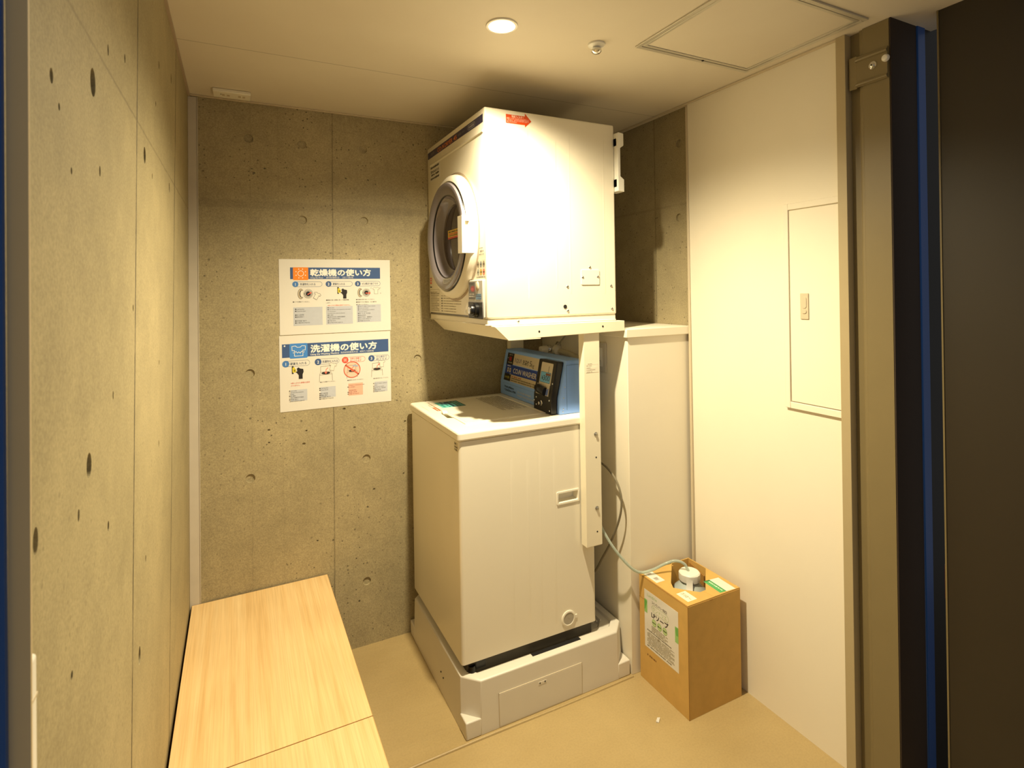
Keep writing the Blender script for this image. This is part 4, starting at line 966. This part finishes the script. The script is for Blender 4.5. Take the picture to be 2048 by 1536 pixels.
d.text('CO', .215, .675, .0300, (214, 206, 182), 2, bold=.014, width=.044); d.text('i', .342, .675, .0300, (214, 206, 182), 2, bold=.02, shear=.35); d.text('N', .372, .675, .0300, (214, 206, 182), 2, bold=.014, width=.019); d.text('WASHER', .450, .675, .0300, (214, 206, 182), 2, bold=.014, width=.124)
d.dash(.025, .86, .15, .011, (150, 140, 60)); d.ell(.150, .735, .0025, .0025, WHT, 3)
d.dash(.20, .80, .45, .006, (170, 70, 50)); d.dash(.19, .86, .80, .006, (90, 80, 66)); d.dash(.19, .93, .80, .006, (90, 80, 66), seed=4)
d.build('control_panel', cu_, 'printed panel in beige, navy and black')
d = Decal((1.0618, 2.226, 0.9865), NEGY, POSZ, 0.34, 0.055)
d.line([(0, .06), (.98, .06)], .0008, (110, 146, 190), 1)
d.text('Washing Machine', .04, .40, .0125, (30, 40, 60), 2, bold=.012, width=.092); d.text('1 Cycle(35min.) ¥300', .03, .66, .0125, (30, 40, 60), 2, bold=.012, width=.112)
d.text('Do not add detergent.', .42, .52, .0125, (214, 218, 226), 2, bold=.008, width=.120); d.text('Detergent enters automatically.', .40, .78, .0125, (214, 218, 226), 2, bold=.008, width=.150); d.build('front_lettering', cu_, 'black and white lettering')
for x, z in ((1.085, 1.085), (1.080, 1.045), (1.078, 1.005), (1.076, 0.995)):
    w = MB(); w.lathe([(.0022, 0), (.002, .0008), (.001, .0012)], (x, 1.7445, z), (0, -1, 0), 10, cap0=True, cap1=True); w.build('rivet', M['chrome'], cu_)
w = MB(); w.box(1.0935, 1.170, 1.7436, 1.7445, 1.1655, 1.1670); w.box(1.0935, 1.0945, 1.7436, 1.7445, 1.0, 1.1670); w.build('seam', ink((104, 140, 184)), cu_)

# coin acceptor on the control unit
CY0, CY1 = 1.757, 1.892
out_ = Vector((-0.030, 0, 0.004))
cpf = [(1.0585, 0.9845), (1.0325, 0.9845), (1.0340, 1.045), (1.0620, 1.1790), (1.0920, 1.1770), (1.0610, 1.042)]
w = MB(); w.prism(cpf, XZ, CY0, CY1); ca = w.build('coin_acceptor', M['black_plastic'], cu_, bevel=.004, seg=3)
s2 = Vector((1.0620 - 1.0340, 0, 1.1790 - 1.045)); s2n = s2.normalized()
d = Decal(Vector((1.0340, CY1 - .016, 1.045)) + s2 * .03, NEGY, s2n, 0.098, s2.length * .90, .0006)
d.rrect(.12, .0, 1, .68, .004, (196, 186, 164), 1); d.rect(0, .68, .98, 1, (190, 180, 158), 1)
d.rect(.70, .10, .73, .30, BLK, 2); d.rrect(.16, .29, .93, .62, .002, (40, 70, 96), 2); d.rrect(.18, .30, .91, .61, .002, (104, 172, 214), 3)
d.text('¥', .27, .54, .0200, (16, 24, 40), 4, bold=.01); d.text('300', .40, .55, .0280, (16, 24, 40), 4, bold=.006, width=.046); d.rect(.55, .32, .90, .39, (120, 70, 40), 4)
d.poly([(.03, .78), (.18, .72), (.18, .92), (.03, .96)], (90, 120, 180), 2); d.poly([(.72, .84), (.92, .76), (.92, .98), (.66, .98)], (110, 130, 190), 2)
d.build('coin_panel', ca, 'beige panel with the blue price window')
w = MB()
cc0 = Vector((1.0340, 0, 1.045)) + s2 * .17
w.tube([(cc0.x - .004, CY1 - .034, cc0.z + .004), (cc0.x - .010, CY1 - .062, cc0.z + .002), (cc0.x - .004, CY1 - .090, cc0.z - .004)], .0165, 12); w.build('coin_tray', M['black_plastic'], ca)
w = MB(); w.lathe([(.010, 0), (.010, .002), (.0065, .004), (.0060, .012), (.0045, .013)], (1.0330, CY1 - .062, 1.018), (-1, 0, 0), 22, cap0=True, cap1=True); w.build('key_lock', M['chrome'], ca)
for y, z in ((CY1 - .022, 1.034), (CY1 - .022, 1.006), (CY0 + .014, 1.036), (CY0 + .012, .998), (CY1 - .006, 1.020), (CY0 + .008, 1.098)):
    w = MB(); xx = 1.0330 if z < 1.045 else 1.0340 + (z - 1.045) * s2.x / s2.z
    w.lathe([(.0030, -.001), (.0028, .001), (.001, .002)], (xx, y, z), (-1, 0, 0), 10, cap0=True, cap1=True); w.build('panel_screw', M['white_plastic'], ca)

# ================================================================== PAN UNDER THE WASHER
pn = thing('washer_pan', 'white plastic drain pan with cut corners on the floor under the washer', 'washer pan', (0.968, 1.973, 0))
PX0, PX1, PY0, PY1, PZ = 0.638, 1.299, 1.655, 2.291, 0.176
w = MB()
c = .052
def octo(i, z, cc): return [Vector(p + (z,)) for p in [(PX0 + i + cc, PY0 + i), (PX1 - i - cc, PY0 + i), (PX1 - i, PY0 + i + cc), (PX1 - i, PY1 - i - cc), (PX1 - i - cc, PY1 - i), (PX0 + i + cc, PY1 - i), (PX0 + i, PY1 - i - cc), (PX0 + i, PY0 + i + cc)]]
def inner(z, e=0.0):
    x0, x1, y0, y1, k = .668 + e, 1.268 - e, 1.700 + e, 2.262 - e, .03
    return [Vector(p + (z,)) for p in [(x0 + k, y0), (x1 - k, y0), (x1, y0 + k), (x1, y1 - k), (x1 - k, y1), (x0 + k, y1), (x0, y1 - k), (x0, y0 + k)]]
w.loop_strip([octo(0, .0, c), octo(.004, PZ - .004, c), octo(.008, PZ, c), inner(PZ), inner(PZ - .010, .003), inner(PZ - .012, .030), inner(.148, .034)], cap0=True, cap1=True)
w.build('tray', M['pan'], pn, bevel=.002)
for nm, (ax, ay) in (('a', (0, 0)), ('b', (1, 0)), ('c', (0, 1)), ('d', (1, 1))):
    x = PX1 if ax else PX0; y = PY1 if ay else PY0; dx = -1 if ax else 1; dy = -1 if ay else 1
    tri = [(x, y), (x + dx * (c + .004), y), (x, y + dy * (c + .004))]
    w = MB(); w.prism(tri, XY, 0, .057); w.build('corner_foot', M['pan'], pn, bevel=.004, seg=3)
w = MB()
for x in (1.205, 1.222, 1.239):
    w = MB(); w.box(x, x + .004, 1.76, 2.20, PZ - .0125, PZ - .008); w.build('floor_rib', M['pan'], pn)
w = MB(); w.box(.90, 1.10, 1.683, 1.7005, PZ - .02, PZ + .0006); w.build('rim_notch_shade', M['hole'], pn)  # dark block painting the shade of a notch, rim is not cut
w = MB(); w.box(0.757, 1.083, PY0 - .0006, PY0 + .008, 0.004, 0.112); ht = w.build('hatch', M['pan'], pn, bevel=.001)
w = MB()
for (x0, x1, z0, z1) in ((.755, 1.085, .1122, .1136), (1.0832, 1.0846, .003, .1136), (.7554, .7568, .003, .1136)): w.box(x0, x1, PY0 - .0004, PY0 + .01, z0, z1)
w.build('hatch_gap', M['trim'], pn)
w = MB(); w.box(.905, .937, PY0 - .0014, PY0, .0935, .1025); w.box(.909, .913, PY0 - .0018, PY0, .096, .101, 1); w.box(.929, .933, PY0 - .0018, PY0, .096, .101, 1); w.build('hatch_latch', [M['pan'], M['hole']], ht)
w = MB()
for y, z in ((1.90, .075), (1.875, .068)): w.cyl((PX0 - .0006, y, z), (PX0 + .004, y, z), .0028, n=10)
w.build('vent_hole', M['hole'], pn)

# ================================================================== TAP, HOSES, CORDS
tp = thing('water_tap', 'chrome water tap with a cream knob on the casing behind the control unit', 'tap', (1.30, 2.14, 1.17))
w = MB(); w.lathe([(.026, 0), (.025, .004), (.016, .010), (.012, .012)], (1.3045, 2.145, 1.188), (-1, 0, 0), 24, cap1=True); w.cyl((1.294, 2.145, 1.188), (1.250, 2.145, 1.182), .011); w.lathe([(.013, 0), (.016, .006), (.016, .016), (.012, .022)], (1.268, 2.145, 1.184), (-1, 0, 0), 20, cap0=True, cap1=True)
w.build('body', M['chrome'], tp)
w = MB(); w.lathe([(.013, 0), (.017, .003), (.018, .020), (.016, .036), (.010, .038)], (1.246, 2.145, 1.182), (-1, 0, -.05), 10, cap0=True, cap1=True); w.build('knob', M['cream2'], tp)
w = MB(); w.lathe([(.012, 0), (.022, .004), (.024, .012), (.022, .022), (.012, .026), (.010, .034)], (1.283, 2.138, 1.182), (.15, -1, -.25), 14, cap0=True, cap1=True); w.build('coupling', M['cream2'], tp)
w = MB(); w.tube([(1.288, 2.106, 1.174), (1.290, 2.03, 1.168), (1.285, 1.95, 1.150), (1.262, 1.87, 1.11), (1.235, 1.80, 1.02), (1.212, 1.80, .95), (1.206, 1.84, .90)], .0115, 12)
tag(w.build('supply_hose', M['hose']), 'cream water hose curving from the tap down behind the post', 'hose')
w = MB(); P0, P1 = Vector((1.284, 2.12, 1.197)), Vector((1.296, 2.02, 1.284)); nl = 13
for k in range(nl):
    p = P0.lerp(P1, (k + .5) / nl); dd = (P1 - P0).normalized(); u = dd.cross(Vector((1, 0, 0))).normalized() if k % 2 else dd.cross(Vector((0, 1, .2))).normalized()
    ring = [p + dd * .0068 * math.cos(a * PI / 5) + u * .0036 * math.sin(a * PI / 5) for a in range(10)]
    w.tube(ring + [ring[0]], .0011, 6, sub=1)
tag(w.build('chain', M['steel']), 'thin metal chain hanging from under the dryer tray to the tap', 'chain')
w = MB(); w.tube([(1.292, 1.812, 1.165), (1.25, 1.83, 1.10), (1.215, 1.90, .95), (1.225, 1.88, .83), (1.262, 1.790, .775), (1.270, 1.729, .752), (1.272, 1.680, .715), (1.273, 1.658, .655), (1.271, 1.673, .578), (1.268, 1.724, .475), (1.262, 1.771, .397), (1.250, 1.810, .328), (1.222, 1.87, .27)], .0042, 8, sub=8)
tag(w.build('power_cord', M['cord']), 'thin grey cord looping beside the washer against the white casing', 'cord')
w = MB(); w.tube([(1.205, 1.80, .64), (1.200, 1.70, .572), (1.225, 1.655, .500), (1.272, 1.625, .432), (1.315, 1.612, .400), (1.365, 1.600, .402), (1.415, 1.585, .420), (1.445, 1.565, .432), (1.470, 1.547, .424), (1.482, 1.538, .400)], .0052, 12)
tag(w.build('soap_tube', M['tube']), 'clear plastic tube running from the washer into the jug cap', 'tube')

# ================================================================== CARDBOARD BOX WITH THE SOAP JUG
BX0, BX1, BY0, BY1, BZ = 1.331, 1.577, 1.386, 1.634, 0.384
bx = thing('cardboard_box', 'brown cardboard box with a white label on the floor by the right wall', 'cardboard box', ((BX0 + BX1) / 2, (BY0 + BY1) / 2, 0))
t = .004
w = MB(); w.box(BX0, BX1, BY0, BY1, .0005, .0045); w.box(BX0, BX0 + t, BY0, BY1, .0045, BZ - .004); w.box(BX1 - t, BX1, BY0, BY1, .0045, BZ); w.box(BX0 + t, BX1 - t, BY0, BY0 + t, .0045, BZ - .004); w.box(BX0 + t, BX1 - t, BY1 - t, BY1, .0045, BZ)
w.build('walls', M['card'], bx)
left_flap = [(BX0 + .001, BY0 + .001), (1.452, BY0 + .001), (1.445, 1.431), (1.432, 1.431), (1.414, 1.448), (1.370, 1.496), (1.386, 1.525), (1.490, BY1 - .001), (BX0 + .001, BY1 - .001)]
right_flap = [(1.452, BY0 + .001), (BX1 - .001, BY0 + .001), (BX1 - .001, 1.544), (1.459, 1.431), (1.445, 1.431)]
w = MB(); w.prism(left_flap, XY, BZ - .004, BZ); w.build('flap', M['card'], bx)
w = MB(); w.prism(right_flap, XY, BZ - .004, BZ + .0005); w.build('flap', M['card'], bx)
w = MB(); w.box(1.390, 1.488, BY1 - .012, BY1 - .005, .26, BZ - .005); w.build('folded_flap', M['card'], bx)
w = MB(); w.hull([(BX1 - .012, 1.545, .30), (BX1 - .006, 1.545, .30), (BX1 - .006, 1.62, .30), (BX1 - .012, 1.62, .30)], [(BX1 - .010, 1.545, BZ - .03), (BX1 - .006, 1.545, BZ - .03), (BX1 - .006, 1.62, BZ - .01), (BX1 - .010, 1.62, BZ - .01)]); w.build('folded_flap', M['card_edge'], bx)
w = MB(); w.box(BX0 - .0004, BX0 + .001, BY0 - .0002, BY1, BZ - .0048, BZ - .0035); w.box(BX0 - .0004, BX0 + .001, BY0 - .0003, BY0 + .001, .001, BZ - .004); w.box(BX0 - .0004, BX0 + .0008, 1.595, BY1, .298, .2995); w.box(1.430, 1.445, BY0 - .0003, BY0 + .001, BZ - .008, BZ - .006); w.build('cut_edge', M['card_edge'], bx)
d = Decal((BX0, 1.606, 0.130), NEGY, POSZ, 0.174, 0.210)
d.sheet('paper', .0004)
d.text('Landrie', .10, .09, .016, (176, 200, 150), 2, width=.050)
d.rect(0, .17, .09, .40, (150, 200, 116), 1); d.poly([(0, .17), (.09, .20), (.03, .34), (0, .36)], (110, 176, 84), 2)
d.rect(.91, .26, 1, .52, (150, 200, 116), 1); d.poly([(.91, .28), (1, .26), (1, .40), (.94, .40)], (110, 176, 84), 2)
d.text('コインランドリー用洗剤', .24, .17, .0115, (70, 60, 44), 2, bold=.01, width=.077); d.pill(.23, .19, .73, .305, .0010, (160, 190, 120), 2)
d.text('ランドリエ', .26, .280, .0165, (176, 200, 130), 2, width=.072); d.heavy('LPソープ', .22, .405, .0225, (44, 32, 30), 2, .0007, width=.087)
for k, tx in enumerate(('洗浄', '柔軟剤', '低泡性')):
    d.ell(.30 + .16 * k, .485 + .0 * k, .0112, .0128, (190, 214, 150), 2); d.ring(.30 + .16 * k, .485, .0112, .0014, (130, 176, 84), 3, ry=.0128); d.dash(.25 + .16 * k, .487, .35 + .16 * k, .0055, (60, 70, 40), 4)
for k in range(4): d.dash(.22, .57 + k * .026, .70 - .06 * (k % 2), .0042, (150, 140, 112), seed=k)
d.dash(.08, .68, .80, .0048, (100, 92, 70))
for k in range(10): d.dash(.08 + (.04 if k % 4 == 0 else 0), .72 + k * .022, .88 - .1 * (k % 3 == 1), .0036, (160, 150, 122), seed=20 + k)
d.text('50', .40, .735, .011, (120, 108, 80), 3); d.dash(.08, .955, .8, .0045, (100, 92, 70)); d.build('product_label', bx, 'white paper label with green marks')
d = Decal((BX0, 1.60, 0.098), NEGY, POSZ, .06, .012); d.dash(.1, .5, .9, .006, (130, 86, 36)); d.build('side_print', bx)
def quad_sticker(pts, z, name, label, base, draw):
    """pts in plan: origin, +u corner, +v corner"""
    o_, uu, vv = [Vector((p[0], p[1], z)) for p in pts]
    d = Decal(o_, uu - o_, vv - o_, (uu - o_).length, (vv - o_).length); d.sheet(base, .0003); draw(d); d.build(name, bx, label)
quad_sticker([(1.340, 1.632), (1.340, 1.548), (1.379, 1.632)], BZ, 'soap_sticker', 'white sticker lettered in pen', 'paper', lambda d: (d.text('洗', .14, .72, .019, (110, 96, 84), 2), d.text('剤', .62, .72, .019, (110, 96, 84), 2)))
quad_sticker([(1.351, 1.461), (1.351, 1.405), (1.392, 1.461)], BZ, 'date_sticker', 'white sticker with a handwritten date', (250, 244, 214), lambda d: d.text('7/10〜', .10, .70, .020, (120, 108, 90), 2, width=.045))
quad_sticker([(1.493, 1.476), (1.489, 1.394), (1.562, 1.470)], BZ + .0005, 'green_sticker', 'white sticker with a green band', 'paper', lambda d: (d.rect(0, .60, 1, 1, (70, 170, 96), 1), d.rect(0, .60, 1, .64, (40, 130, 70), 2), d.dash(.12, .75, .9, .007, (220, 240, 216), 3), d.rect(0, .62, .07, 1, (20, 110, 56), 2)))

JX, JY = 1.484, 1.534
jg = thing('soap_jug', 'frosted plastic detergent jug with a white cap inside the cardboard box', 'jug', (JX, JY, .005))
w = MB(); w.lathe([(.078, 0), (.084, .006), (.085, .25), (.083, .280), (.072, .312), (.054, .334), (.040, .347), (.033, .356), (.033, .368)], (JX, JY, .005), (0, 0, 1), 40, cap0=True, cap1=True); w.build('body', M['jug'], jg)
w = MB()
prof = [(.0345, .367), (.0375, .369), (.0380, .387), (.0375, .394), (.034, .398), (.006, .3985)]
loops = []
for r_, z_ in prof:
    loops.append([Vector((JX + r_ * (1 + (.02 if r_ > .037 and (i % 6 < 2) else 0)) * math.cos(2 * PI * i / 48), JY + r_ * (1 + (.02 if r_ > .037 and (i % 6 < 2) else 0)) * math.sin(2 * PI * i / 48), z_)) for i in range(48)])
w.loop_strip(loops, cap0=True, cap1=True); w.build('cap', M['rubber'], jg)
w = MB()
dirv = Vector((-JX, -JY, 0)).normalized(); side = Vector((-dirv.y, dirv.x, 0))
pth = [(.0390, .384), (.0405, .368), (.052, .350), (.070, .330), (.0835, .30)]
a_ = [Vector((JX, JY, z)) + dirv * r_ + side * .011 for r_, z in pth]; b_ = [Vector((JX, JY, z)) + dirv * r_ - side * .011 for r_, z in pth]
w.add(a_ + b_ + [p + dirv * .002 for p in a_] + [p + dirv * .002 for p in b_],
      sum([[(i, i + 1, 6 + i, 5 + i), (10 + i, 15 + i, 16 + i, 11 + i), (i, 10 + i, 11 + i, i + 1), (5 + i, 6 + i, 16 + i, 15 + i)] for i in range(4)], []))
w.build('cap_strap', M['rubber'], jg)

w = MB(); w.hull([(1.229, 1.434, .0005), (1.236, 1.428, .0005), (1.252, 1.440, .0005), (1.245, 1.446, .0005)], [(1.229, 1.434, .004), (1.236, 1.428, .002), (1.252, 1.440, .005), (1.245, 1.446, .003)])
tag(w.build('paper_scrap', M['paper']), 'tiny white scrap of paper on the tan floor before the box', 'scrap')
